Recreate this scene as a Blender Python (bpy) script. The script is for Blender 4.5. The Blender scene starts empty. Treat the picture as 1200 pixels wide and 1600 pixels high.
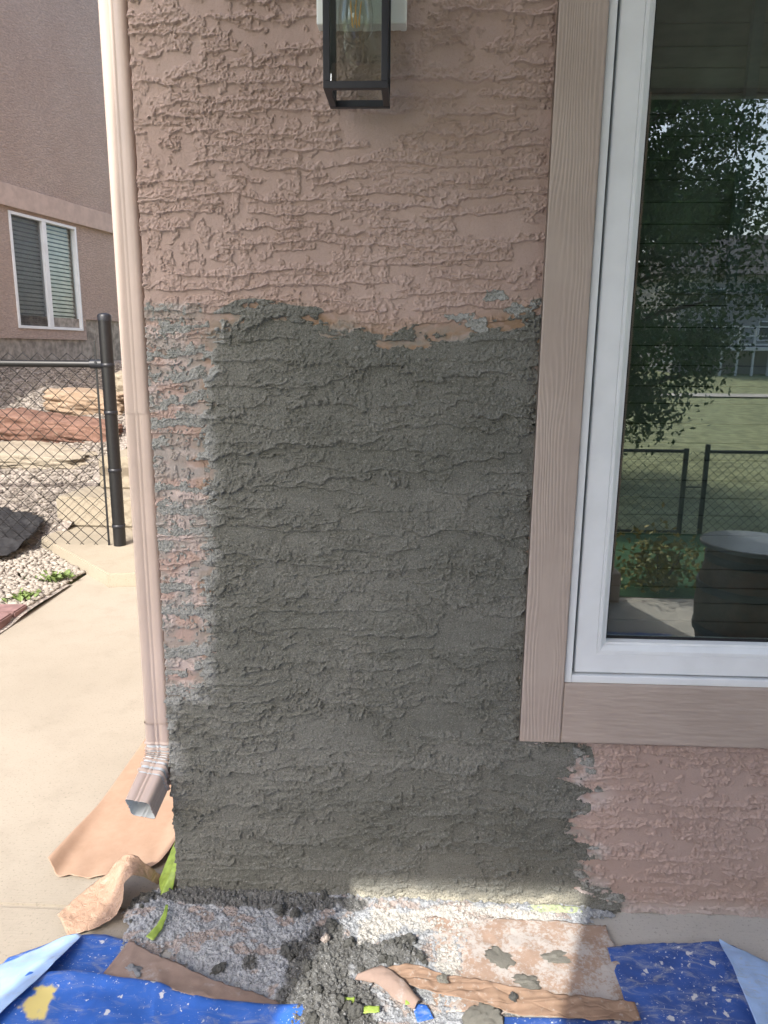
import bpy, bmesh, math, random
import numpy as np
from mathutils import Vector, Matrix
R = math.radians
scn = bpy.context.scene
COL = scn.collection
random.seed(7); rng = np.random.default_rng(11)

# ------------------------------------------------------------------ camera, sky, sun, exposure
CAM = (.5463, -1.5112, 1.2784); YAW, PITCH, ROLL = .0411, .2155, .0097
cam = bpy.data.cameras.new('camera'); cam_o = bpy.data.objects.new('camera', cam); COL.objects.link(cam_o)
cam.sensor_fit = 'VERTICAL'; cam.sensor_height = 24; cam.lens = 24*1150/1600
cam.clip_start = .02; cam.clip_end = 2000
fw = Vector((-math.sin(YAW)*math.cos(PITCH), math.cos(YAW)*math.cos(PITCH), -math.sin(PITCH)))
r0 = Vector((math.cos(YAW), math.sin(YAW), 0)); u0 = r0.cross(fw)
rr = math.cos(ROLL)*r0 + math.sin(ROLL)*u0; uu = -math.sin(ROLL)*r0 + math.cos(ROLL)*u0
cam_o.matrix_world = Matrix(((rr.x, uu.x, -fw.x, CAM[0]), (rr.y, uu.y, -fw.y, CAM[1]), (rr.z, uu.z, -fw.z, CAM[2]), (0, 0, 0, 1)))
scn.camera = cam_o

SUN_AZ, SUN_EL = 20, 44          # degrees left of straight behind the camera, above the horizon
sun_dir = Vector((-math.sin(R(SUN_AZ))*math.cos(R(SUN_EL)), -math.cos(R(SUN_AZ))*math.cos(R(SUN_EL)), math.sin(R(SUN_EL))))
sl = bpy.data.lights.new('sun', 'SUN'); sl.energy = 2.0; sl.angle = R(.5); sl.color = (1, .955, .88)
so = bpy.data.objects.new('sun', sl); COL.objects.link(so); so.rotation_euler = (-sun_dir).to_track_quat('-Z', 'Y').to_euler()
world = bpy.data.worlds.new('World'); scn.world = world; world.use_nodes = True
wn = world.node_tree.nodes; bg = wn['Background']
sky = wn.new('ShaderNodeTexSky'); sky.sky_type = 'NISHITA'; sky.sun_disc = False
sky.sun_elevation = R(SUN_EL); sky.sun_rotation = math.atan2(sun_dir.x, sun_dir.y); sky.dust_density = 3.0; sky.ozone_density = .6
world.node_tree.links.new(sky.outputs[0], bg.inputs[0]); bg.inputs[1].default_value = .15
vs = scn.view_settings; vs.view_transform = 'Standard'; vs.look = 'None'; vs.gamma = 1; vs.use_curve_mapping = False
vs.exposure = 1.67
scn.cycles.max_bounces = 8; scn.cycles.diffuse_bounces = 5; scn.cycles.transparent_max_bounces = 16

# ------------------------------------------------------------------ numpy noise
def _hash(ix, iy, seed):
    h = (ix.astype(np.int64)*374761393 + iy.astype(np.int64)*668265263 + seed*974711) & 0xffffffff
    h = ((h ^ (h >> 13))*1274126177) & 0xffffffff
    return ((h ^ (h >> 16)) & 0xffffff)/float(0xffffff)
def vn(x, y, seed=0):
    x = np.asarray(x, float); y = np.asarray(y, float) + 0*x; x = x + 0*y
    ix = np.floor(x); iy = np.floor(y); fx = x-ix; fy = y-iy
    fx = fx*fx*fx*(fx*(fx*6-15)+10); fy = fy*fy*fy*(fy*(fy*6-15)+10)
    a = _hash(ix, iy, seed); b = _hash(ix+1, iy, seed); c = _hash(ix, iy+1, seed); d = _hash(ix+1, iy+1, seed)
    return (a*(1-fx)+b*fx)*(1-fy)+(c*(1-fx)+d*fx)*fy
def fbm(x, y, seed=0, o=3):
    s = 0; a = .5; t = 0
    for k in range(o):
        s = s+a*vn(x*2**k+13.7*k, y*2**k+5.1*k, seed+k*17); t += a; a *= .5
    return s/t
def ss(a, b, x): t = np.clip((x-a)/(b-a), 0, 1); return t*t*(3-2*t)
def h1(i, seed=0): return _hash(np.asarray(i), np.asarray(i)*0+3, seed)
def poly_sdf(px, pz, poly):                      # positive inside
    d2 = np.full(px.shape, 1e9); ins = np.zeros(px.shape, bool); n = len(poly)
    for k in range(n):
        ax, ay = poly[k]; bx, by = poly[(k+1) % n]
        ex, ey = bx-ax, by-ay
        t = np.clip(((px-ax)*ex+(pz-ay)*ey)/(ex*ex+ey*ey+1e-12), 0, 1)
        d2 = np.minimum(d2, (px-ax-t*ex)**2+(pz-ay-t*ey)**2)
        c = ((ay > pz) != (by > pz)) & (px < (bx-ax)*(pz-ay)/(by-ay+1e-12)+ax)
        ins ^= c
    return np.where(ins, 1, -1)*np.sqrt(d2)

# ------------------------------------------------------------------ object helpers
def new_obj(name, me, parent=None, mats=()):
    o = bpy.data.objects.new(name, me); COL.objects.link(o)
    for m in mats: me.materials.append(m)
    if parent is not None: o.parent = parent
    return o
def tag(o, label=None, cat=None, group=None, kind=None):
    if label: o['label'] = label
    if cat: o['category'] = cat
    if group: o['group'] = group
    if kind: o['kind'] = kind
    return o
def thing(name, label, cat, group=None):
    o = bpy.data.objects.new(name, None); COL.objects.link(o); o.empty_display_size = .1
    return tag(o, label, cat, group)
def np_mesh(name, V, F, attrs=None, smooth=True):
    """V (n,3); F (m,3|4) int"""
    me = bpy.data.meshes.new(name); V = np.ascontiguousarray(V, np.float32); F = np.ascontiguousarray(F, np.int32)
    k = F.shape[1]
    me.vertices.add(len(V)); me.vertices.foreach_set('co', V.ravel())
    me.loops.add(F.size); me.loops.foreach_set('vertex_index', F.ravel())
    me.polygons.add(len(F)); me.polygons.foreach_set('loop_start', np.arange(0, F.size, k, dtype=np.int32))
    me.polygons.foreach_set('use_smooth', np.full(len(F), smooth))
    me.update(calc_edges=True)
    for nme, arr in (attrs or {}).items():
        a = me.attributes.new(nme, 'FLOAT', 'POINT'); a.data.foreach_set('value', np.ascontiguousarray(arr, np.float32))
    me.validate(); return me
def grid_faces(nu, nv):                          # index = j*nu+i
    i, j = np.meshgrid(np.arange(nu-1), np.arange(nv-1)); a = (j*nu+i).ravel()
    return np.stack([a, a+1, a+nu+1, a+nu], 1)
def submesh(V, F, attrs, fm):
    f = F[fm]; u, inv = np.unique(f, return_inverse=True)
    return V[u], inv.reshape(f.shape), {k: a[u] for k, a in attrs.items()}
class MB:
    """collects boxes, tubes and lofts, becomes ONE mesh"""
    def __init__(s): s.bm = bmesh.new()
    def box(s, x0, x1, y0, y1, z0, z1, bev=0, M=None, mi=0):
        r = bmesh.ops.create_cube(s.bm, size=1); vs_ = r['verts']
        for v in vs_: v.co = Vector((x0+(v.co.x+.5)*(x1-x0), y0+(v.co.y+.5)*(y1-y0), z0+(v.co.z+.5)*(z1-z0)))
        if bev:
            es = list({e for v in vs_ for e in v.link_edges})
            q = bmesh.ops.bevel(s.bm, geom=es, offset=bev, segments=2, affect='EDGES', profile=.6)
            vs_ = [v for v in q['verts']] + [v for v in vs_ if v.is_valid]
            vs_ = list({v for f in q['faces'] for v in f.verts} | {v for v in vs_ if v.is_valid})
        if M is not None:
            for v in set(vs_): v.co = M @ v.co
        if mi:
            for f in {f for v in vs_ for f in v.link_faces}: f.material_index = mi
        return s
    def loft(s, rings, cap=True, mi=0, smooth=True):
        rs = [[s.bm.verts.new(p) for p in r] for r in rings]
        for a, b in zip(rs, rs[1:]):
            n = len(a)
            for k in range(n):
                f = s.bm.faces.new((a[k], a[(k+1) % n], b[(k+1) % n], b[k])); f.material_index = mi; f.smooth = smooth
        if cap:
            for r in (list(reversed(rings[0])), rings[-1]):
                f = s.bm.faces.new([s.bm.verts.new(p) for p in r]); f.material_index = mi
        return s
    def tube(s, pts, rad, n=10, cap=True, mi=0):
        pts = [Vector(p) for p in pts]; rad = rad if hasattr(rad, '__len__') else [rad]*len(pts)
        rings = []; ref = None
        for k, p in enumerate(pts):
            t = (pts[min(k+1, len(pts)-1)]-pts[max(k-1, 0)]).normalized()
            if ref is None: ref = t.orthogonal().normalized()
            ref = (ref-t*ref.dot(t)).normalized(); b = t.cross(ref)
            rings.append([p+rad[k]*(math.cos(2*math.pi*q/n)*ref+math.sin(2*math.pi*q/n)*b) for q in range(n)])
        return s.loft(rings, cap, mi)
    def lathe(s, prof, c=(0, 0, 0), n=28, mi=0):
        rings = [[Vector((c[0]+r*math.cos(2*math.pi*q/n), c[1]+r*math.sin(2*math.pi*q/n), c[2]+z)) for q in range(n)] for r, z in prof]
        return s.loft(rings, True, mi)
    def quad(s, *p, mi=0):
        f = s.bm.faces.new([s.bm.verts.new(q) for q in p]); f.material_index = mi; return s
    def build(s, name, mat_, parent=None, smooth=None):
        me = bpy.data.meshes.new(name); bmesh.ops.recalc_face_normals(s.bm, faces=s.bm.faces); s.bm.to_mesh(me); s.bm.free()
        return new_obj(name, me, parent, mat_ if isinstance(mat_, (list, tuple)) else [mat_])

# ------------------------------------------------------------------ materials
class NT:
    def __init__(s, name):
        s.m = bpy.data.materials.new(name); s.m.use_nodes = True; s.t = s.m.node_tree
        s.b = s.t.nodes['Principled BSDF']; s.out = s.t.nodes['Material Output']
        s.tc = s.n('ShaderNodeTexCoord')
    def n(s, ty, **kw):
        q = s.t.nodes.new(ty)
        for k, v in kw.items(): setattr(q, k, v)
        return q
    def l(s, a, b): s.t.links.new(a, b)
    def val(s, inp, v):
        if hasattr(v, 'is_output'): s.l(v, inp)
        else: inp.default_value = v if not isinstance(v, tuple) or len(v) != 3 else (*v, 1)
    def mapping(s, scale=(1, 1, 1), rot=(0, 0, 0)):
        q = s.n('ShaderNodeMapping'); s.l(s.tc.outputs['Object'], q.inputs[0]); q.inputs['Scale'].default_value = scale; q.inputs['Rotation'].default_value = rot
        return q.outputs[0]
    def noise(s, scale, detail=4, rough=.55, vec=None, dist=0):
        q = s.n('ShaderNodeTexNoise'); q.inputs['Scale'].default_value = scale; q.inputs['Detail'].default_value = detail; q.inputs['Roughness'].default_value = rough
        q.inputs['Distortion'].default_value = dist
        s.l(vec if vec else s.tc.outputs['Object'], q.inputs['Vector']); return q.outputs['Fac']
    def vor(s, scale, vec=None, feat='F1'):
        q = s.n('ShaderNodeTexVoronoi'); q.feature = feat; q.inputs['Scale'].default_value = scale
        s.l(vec if vec else s.tc.outputs['Object'], q.inputs['Vector']); return q
    def ramp(s, fac, a, b, c0=0., c1=1.):
        q = s.n('ShaderNodeMapRange'); q.interpolation_type = 'SMOOTHSTEP'
        s.val(q.inputs[0], fac); q.inputs[1].default_value = a; q.inputs[2].default_value = b; q.inputs[3].default_value = c0; q.inputs[4].default_value = c1
        return q.outputs[0]
    def mix(s, f, a, b, blend='MIX'):
        q = s.n('ShaderNodeMix'); q.data_type = 'RGBA'; q.blend_type = blend
        s.val(q.inputs[0], f); s.val(q.inputs[6], a); s.val(q.inputs[7], b); return q.outputs[2]
    def math(s, op, a, b=0.):
        q = s.n('ShaderNodeMath', operation=op); s.val(q.inputs[0], a); s.val(q.inputs[1], b); return q.outputs[0]
    def attr(s, name):
        q = s.n('ShaderNodeAttribute'); q.attribute_name = name; return q.outputs['Fac']
    def bump(s, h, strength=.5, dist=.001, prev=None):
        q = s.n('ShaderNodeBump'); q.inputs['Strength'].default_value = strength; q.inputs['Distance'].default_value = dist
        s.l(h, q.inputs['Height'])
        if prev: s.l(prev, q.inputs['Normal'])
        return q.outputs[0]
    def done(s, col, rough=.8, bump=None, spec=.5, metal=0.):
        s.val(s.b.inputs['Base Color'], col); s.val(s.b.inputs['Roughness'], rough); s.b.inputs['Specular IOR Level'].default_value = spec
        s.b.inputs['Metallic'].default_value = metal
        if bump: s.l(bump, s.b.inputs['Normal'])
        return s.m
def plain(name, c, rough=.6, var=.12, scale=12, bs=0, bscale=300, spec=.5, metal=0., bd=.0006):
    t = NT(name); f = t.noise(scale, 5)
    col = t.mix(t.ramp(f, .3, .7), tuple(x*(1-var) for x in c), tuple(min(1, x*(1+var)) for x in c))
    b = t.bump(t.noise(bscale, 3), bs, bd) if bs else None
    return t.done(col, rough, b, spec, metal)

M = {}
PINK = (.40, .265, .205)
# painted stucco
t = NT('painted_stucco')
f = t.noise(2.4, 6, .6); f2 = t.noise(26, 5)
c = t.mix(t.ramp(f, .35, .7), (.374, .275, .236), (.420, .318, .278))
c = t.mix(t.ramp(f2, .55, .8, 0, .35), c, (.44, .35, .315)); c = t.mix(t.ramp(t.noise(330, 2), .52, .7, 0, .30), c, (.28, .19, .16)); c = t.mix(t.ramp(t.noise(11, 6, .6), .55, .75, 0, .3), c, (.37, .275, .25))
c = t.mix(t.attr('stain'), c, (.25, .165, .10))
c = t.mix(t.attr('dust'), c, (.50, .44, .42)); c = t.mix(t.attr('smear'), c, (.235, .235, .215))
b = t.bump(t.noise(420, 4, .6), .6, .0013)
M['stucco'] = t.done(c, .82, b, .35)
# fresh mortar
t = NT('fresh_mortar')
f = t.noise(5, 5); f2 = t.noise(45, 4); f3 = t.noise(700, 2)
wet = t.mix(t.ramp(t.noise(3.2, 7, .65, vec=t.mapping((1, 1, 2.2)), dist=.4), .34, .68), (.124, .124, .106), (.176, .174, .153))
wet = t.mix(t.ramp(f2, .5, .75, 0, .5), wet, (.185, .187, .166))
dry = t.mix(t.ramp(f2, .3, .7), (.27, .275, .258), (.345, .348, .33))
c = t.mix(t.attr('dry'), wet, dry)
c = t.mix(t.math('MULTIPLY', t.attr('sun_lime'), t.ramp(f2, .25, .55, .35, .9)), c, (.47, .44, .35))  # cream lime dust, with the sun patch's brightness painted into it
sd = t.noise(300, 3, .75); c = t.mix(t.ramp(sd, .50, .66, 0, .75), c, (.055, .057, .050)); c = t.mix(t.ramp(t.noise(360, 3, .75), .54, .70, 0, .7), c, (.34, .345, .32))
v = t.vor(330)
b = t.bump(t.noise(330, 4, .7), .8, .0022)
b = t.bump(v.outputs['Distance'], .5, .0018, b)
M['mortar'] = t.done(c, .9, b, .3)
def trim_mat(name):
    t = NT(name); f = t.noise(9, 4)
    c = t.mix(t.ramp(f, .3, .7), (.365, .295, .252), (.40, .328, .282))
    return t.done(c, .55, t.bump(t.noise(500, 2), .15, .0004), .45)
M['trim'] = trim_mat('painted_trim')
M['white_vinyl'] = plain('white_vinyl', (.72, .74, .755), .38, .05, 9)
M['gap'] = plain('dark_gap', (.01, .01, .012), .9)
M['white_metal'] = plain('white_paint', (.70, .72, .68), .5, .05)
M['black_metal'] = plain('black_metal', (.012, .014, .02), .42, .2, 40, .1, 600)
M['black_fence'] = plain('black_vinyl_coat', (.008, .0085, .010), .4, .25, 60, .15, 400)
M['soffit'] = plain('painted_soffit', (.25, .245, .235), .7)
M['column'] = plain('shade_column_paint', (.50, .42, .36), .8, .08, 5, .3)
M['roof'] = plain('roof_shingle', (.10, .09, .085), .95, .3, 30)
M['blind'] = plain('dark_blind', (.10, .105, .095), .7, .3, 8)
M['bar'] = plain('grey_bar', (.06, .075, .08), .5)
M['interior'] = plain('dark_interior', (.03, .03, .03), .9)
# glass pane
def glass(name, refl, tint=(.8, .85, .84)):
    t = NT(name); tr = t.n('ShaderNodeBsdfTransparent'); tr.inputs[0].default_value = (*tint, 1)
    gl = t.n('ShaderNodeBsdfGlossy'); gl.inputs['Roughness'].default_value = 0; gl.inputs[0].default_value = (.95, 1, .98, 1)
    fr = t.n('ShaderNodeFresnel'); fr.inputs[0].default_value = 1.5
    mx = t.n('ShaderNodeMixShader'); geo = t.n('ShaderNodeNewGeometry'); front = t.math('SUBTRACT', 1., geo.outputs['Backfacing']); t.l(t.math('MULTIPLY', t.math('MULTIPLY', fr.outputs[0], refl), front), mx.inputs[0]); t.l(tr.outputs[0], mx.inputs[1]); t.l(gl.outputs[0], mx.inputs[2])
    t.l(mx.outputs[0], t.out.inputs[0]); return t.m
M['glass'] = glass('window_glass', 5.2)
M['lamp_glass'] = glass('lantern_glass', 3.4, (.90, .92, .91))
M['bulb_glass'] = glass('bulb_glass', 2.2, (.93, .92, .9))
# downspout enamel
t = NT('downspout_enamel')
M['spout'] = t.done(t.mix(t.ramp(t.noise(6, 3), .3, .7), (.47, .375, .322), (.52, .415, .358)), .32, t.bump(t.noise(60, 2), .06, .002), .5)
M['galv'] = plain('bare_aluminium', (.62, .66, .67), .45, .1, 30, metal=.2)
# concrete
def concrete(name, a, b_, sun_lime=0):
    t = NT(name); f = t.noise(1.3, 6, .6); f2 = t.noise(9, 6, .65); f3 = t.noise(150, 3); f4 = t.noise(900, 2)
    c = t.mix(t.ramp(f, .3, .72), a, b_); c = t.mix(t.ramp(f2, .45, .8, 0, .5), c, tuple(x*.82 for x in a))
    c = t.mix(t.ramp(f3, .56, .72, 0, .6), c, tuple(x*.6 for x in a))
    w = t.mapping((14, 190, 10), (0, 0, R(8)))
    b = t.bump(t.noise(1, 4, vec=w), .18, .003); b = t.bump(f4, .4, .001, b)
    return t.done(c, .92, b, .25)
M['path'] = concrete('broom_finished_concrete', (.300, .264, .212), (.345, .306, .25))
M['patio'] = concrete('patio_concrete', (.45, .425, .385), (.50, .475, .43))
M['step'] = concrete('step_concrete', (.30, .262, .20), (.345, .305, .24))
M['foundation'] = plain('rough_concrete', (.30, .275, .24), .95, .35, 14, .8, 60, bd=.01)
# paper
t = NT('kraft_paper'); f = t.noise(16, 6, .65); f2 = t.noise(90, 4)
c = t.mix(t.ramp(f, .3, .75), (.34, .225, .155), (.40, .272, .195)); c = t.mix(t.ramp(f2, .5, .8, 0, .3), c, (.29, .18, .12))
c = t.mix(t.attr('dust'), c, (.62, .58, .53))
M['kraft'] = t.done(c, .7, t.bump(t.noise(120, 4), .12, .001), .35)
t = NT('wet_kraft_paper'); f = t.noise(16, 6, .65)
c = t.mix(t.ramp(f, .3, .75), (.34, .22, .15), (.40, .27, .19))
w = t.noise(55, 5, .6, dist=1.2)
M['kraft_wet'] = t.done(c, t.ramp(w, .4, .65, .25, .6), t.bump(w, .7, .006), .5)
t = NT('dusty_kraft_paper'); f = t.noise(16, 6, .65); f2 = t.noise(38, 7, .72); f3 = t.noise(13, 4)
c = t.mix(t.ramp(f, .3, .75), (.27, .195, .16), (.33, .245, .20))
c = t.mix(t.ramp(t.math('ADD', f2, t.math('MULTIPLY', f3, .6)), .86, 1.05, 0, .5), c, (.45, .44, .43))
M['kraft_dusty'] = t.done(c, .85, t.bump(f2, .3, .003), .25)
t = NT('creased_kraft_paper'); f = t.noise(16, 6, .65); f2 = t.noise(70, 8, .75); cr = t.vor(26, t.mapping((.55, 1.5, 1), (0, 0, R(10))), 'DISTANCE_TO_EDGE')
c = t.mix(t.ramp(f, .3, .75), (.27, .175, .12), (.34, .23, .16)); c = t.mix(t.ramp(f2, .55, .66, 0, .55), c, (.50, .46, .42))
M['kraft_rolled'] = t.done(c, .75, t.bump(t.ramp(cr.outputs['Distance'], 0, .10), .22, .004, t.bump(f2, .25, .002)), .3)
t = NT('powdered_kraft_paper'); f = t.noise(22, 6, .65); f2 = t.noise(110, 8, .8); f3 = t.noise(15, 4)
c = t.mix(t.ramp(f, .3, .75), (.34, .235, .175), (.39, .28, .215))
c = t.mix(t.ramp(t.math('ADD', f2, t.math('MULTIPLY', f3, .8)), .80, 1.0, 0, .8), c, (.52, .50, .475))
M['kraft_powder'] = t.done(c, .85, t.bump(f2, .3, .003), .25)
# tarp
def tarp(name, base, sp_lo, dust):
    t = NT(name); f = t.noise(14, 4); c = t.mix(t.ramp(f, .3, .7), base, tuple(x*1.3 for x in base))
    w = t.mapping((1, 1, 1)); wv = t.noise(620, 1, vec=w)
    d1 = t.noise(9, 9, .78, vec=t.mapping((1.6, 4.2, 1), (0, 0, R(-14))), dist=1.0)
    c = t.mix(t.ramp(d1, .48, .68, 0, dust), c, (.36, .38, .42))
    nz = t.n('ShaderNodeTexNoise'); nz.inputs['Scale'].default_value = 90; nz.inputs['Detail'].default_value = 4; t.l(t.tc.outputs['Object'], nz.inputs['Vector'])
    va = t.n('ShaderNodeVectorMath', operation='MULTIPLY_ADD'); t.l(nz.outputs['Color'], va.inputs[0]); va.inputs[1].default_value = (.022, .022, .022); t.l(t.tc.outputs['Object'], va.inputs[2])
    for sc, th in ((70, .17), (27, .20), (140, .15)):
        v = t.vor(sc, va.outputs[0]); msk = t.math('MULTIPLY', t.ramp(v.outputs['Distance'], th, th*.7), t.ramp(t.noise(sc*.21, 3), sp_lo, sp_lo+.04))
        c = t.mix(t.math('MULTIPLY', msk, .9), c, (.66, .67, .66))
    yl = t.attr('yellow'); c = t.mix(yl, c, (.70, .58, .20))
    return t.done(c, .42, t.bump(t.noise(40, 4), .25, .004), .45)
M['tarp'] = tarp('blue_tarp', (.030, .115, .43), .47, .55)
M['tarp_dirty'] = tarp('dusty_blue_tarp', (.032, .085, .30), .43, .85)
M['tarp_back'] = tarp('pale_blue_tarp', (.30, .44, .68), .58, .7)
M['green_tape'] = plain('green_tape', (.28, .39, .07), .5, .2, 60, .3, 200)
# rubble
t = NT('mortar_rubble'); f = t.noise(60, 5); f2 = t.noise(400, 3)
lt = t.mix(t.ramp(f, .3, .7), (.30, .315, .335), (.44, .455, .47)); dk = t.mix(t.ramp(f, .3, .7), (.105, .105, .10), (.165, .165, .155))
wt = t.mix(t.ramp(f, .3, .7), (.46, .44, .40), (.58, .56, .52))
c = t.mix(t.attr('dark'), lt, dk); c = t.mix(t.attr('white'), c, wt); c = t.mix(t.attr('brown'), c, (.36, .29, .25)); c = t.mix(t.ramp(t.noise(330, 3, .75), .50, .66, 0, .65), c, (.11, .11, .112)); c = t.mix(t.ramp(t.noise(280, 3, .75), .56, .70, 0, .6), c, (.56, .57, .58))
M['rubble'] = t.done(c, .95, t.bump(f2, .9, .003), .2)
M['clod'] = plain('damp_mortar_clod', (.135, .135, .125), .95, .3, 80, .9, 300, .2, bd=.002)
M['dab'] = plain('drying_mortar', (.26, .25, .215), .95, .25, 90, .9, 400, .2, bd=.002)
M['chip'] = plain('pale_plaster_chip', (.42, .36, .32), .9, .2, 90, .6, 300, .2)
# yard
t = NT('gravel_bed'); v = t.vor(42); f = t.noise(3, 4)
c = t.mix(t.ramp(f, .3, .7), (.33, .29, .255), (.40, .355, .31)); c = t.mix(t.ramp(v.outputs['Distance'], .25, .6, 0, .6), c, (.16, .14, .125))
M['gravel'] = t.done(c, .95, t.bump(v.outputs['Distance'], 1, .01), .2)
t = NT('river_stone'); oi = t.attr('tone')
c = t.mix(oi, (.13, .112, .10), (.35, .315, .27)); M['pebble'] = t.done(c, .85, t.bump(t.noise(90, 3), .3, .002), .3)
def rock(name, a, b_, d):
    t = NT(name); f = t.noise(6, 7, .65, dist=.8); f2 = t.noise(24, 6)
    c = t.mix(t.ramp(f, .35, .65), a, b_); c = t.mix(t.ramp(f2, .52, .75, 0, .7), c, d)
    return t.done(c, .9, t.bump(f2, .8, .02), .2)
M['rock_tan'] = rock('tan_sandstone', (.29, .21, .145), (.34, .26, .19), (.38, .33, .27))
M['rock_red'] = rock('red_sandstone', (.15, .085, .066), (.22, .13, .10), (.28, .20, .155))
M['rock_pale'] = rock('pale_sandstone', (.28, .24, .185), (.33, .29, .23), (.18, .155, .12))
M['fabric'] = plain('landscape_fabric', (.018, .018, .020), .75, .3, 30, .5, 200)
M['paver'] = plain('purple_paver', (.22, .135, .13), .9, .2, 20, .5, 150, .2)
M['leaf'] = plain('weed_leaf', (.11, .16, .04), .6, .35, 40)
def foliage(name, a, b_):
    t = NT(name); f = t.noise(1.7, 3); f2 = t.noise(40, 1)
    c = t.mix(t.ramp(f, .35, .65), a, b_); c = t.mix(t.ramp(f2, .35, .65, 0, .5), c, tuple(x*1.5 for x in b_))
    return t.done(c, .6, None, .3)
M['foliage'] = foliage('tree_foliage', (.030, .062, .018), (.062, .11, .030))
M['bark'] = plain('bark', (.09, .07, .05), .95, .3, 20, 1, 60, bd=.02)
M['shrub'] = foliage('shrub_foliage', (.10, .12, .02), (.26, .20, .03))
M['turf'] = plain('green_turf', (.040, .10, .045), .9, .25, 40, .8, 200, .1, bd=.01)
M['grass'] = plain('dry_grass', (.27, .29, .16), .95, .3, 3, .6, 30, .1, bd=.03)
M['walk'] = plain('far_path', (.46, .43, .38), .9)
M['siding'] = plain('grey_siding', (.30, .29, .29), .8, .05, 2)
M['far_roof'] = plain('far_roof', (.12, .11, .11), .9)
M['far_trim'] = plain('far_white_trim', (.7, .7, .7), .6)
M['far_glass'] = plain('far_window_glass', (.05, .06, .07), .2)
M['barrel'] = plain('barrel_oak', (.12, .07, .045), .6, .3, 30)
M['hoop'] = plain('barrel_hoop', (.06, .06, .065), .45, metal=.6)
M['table_top'] = plain('grey_table_top', (.15, .165, .175), .25)
M['wicker'] = plain('dark_wicker', (.035, .028, .025), .6, .3, 60, .8, 90, bd=.004)
M['cushion'] = plain('grey_cushion', (.16, .16, .17), .9)
# neighbour stucco
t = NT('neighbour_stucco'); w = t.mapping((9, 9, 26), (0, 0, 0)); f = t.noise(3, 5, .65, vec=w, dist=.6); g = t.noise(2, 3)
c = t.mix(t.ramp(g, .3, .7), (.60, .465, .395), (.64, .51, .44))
M['n_stucco'] = t.done(t.mix(t.ramp(f, .40, .60, .45, 0), c, (.36, .28, .245)), .9, t.bump(f, 1, .04), .2)  # hollows of the relief darkened in colour, painting their shade
M['n_band'] = plain('neighbour_band', (.50, .40, .35), .9, .1, 10, .5, 120, .2, bd=.003)
M['n_blind'] = plain('cream_blind', (.62, .60, .53), .6)
M['n_screen'] = plain('dark_insect_screen', (.06, .065, .07), .6)

# ------------------------------------------------------------------ our house: front wall as a real relief
def ridge_layer(u, v, P, seed, warp, rag, w0, w1, cut):
    fine = fbm(u*110, v*110, seed+11, 3)-.5
    wv = v + warp*(fbm(u*6.5, v*5, seed, 3)-.5)*2.6 + rag*(fbm(u*48, v*60, seed+5, 5)-.5)*2.2
    ur = u + .010*(fbm(u*60, v*60, seed+9, 2)-.5)*2
    ph = wv/P; i = np.floor(ph); tt = ph-i
    rr_ = h1(i, seed)
    amp = ss(cut-.03, cut+.03, vn(ur*9+rr_*91, i*3.17, seed+2)*.60+.40*vn(ur*24+rr_*37, i*1.7, seed+4)+.22*fine)
    w = w0+(w1-w0)*vn(ur*10+rr_*31, i*5.3, seed+3)+.55*fine
    edge = ss(0, .03, tt)
    prof = edge*(1-ss(w*.7, w+.02, tt)); lip = edge*np.exp(-(np.maximum(tt-.05, 0)/.07)**2)
    return amp*prof, amp*lip
def islands(u, v, su, sv, seed, th):
    """irregular torn scabs: steep lower edge, upper side fading out"""
    f = lambda q: fbm(u*su, q*sv, seed, 5)
    n0_ = f(v); n1_ = f(v+.006)
    e = ss(th, th+.012, n0_); up = ss(.030, -.012, n0_-n1_)
    return e*up, e*ss(.045, .0, n0_-th)*ss(.0, .02, n1_-n0_)
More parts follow.
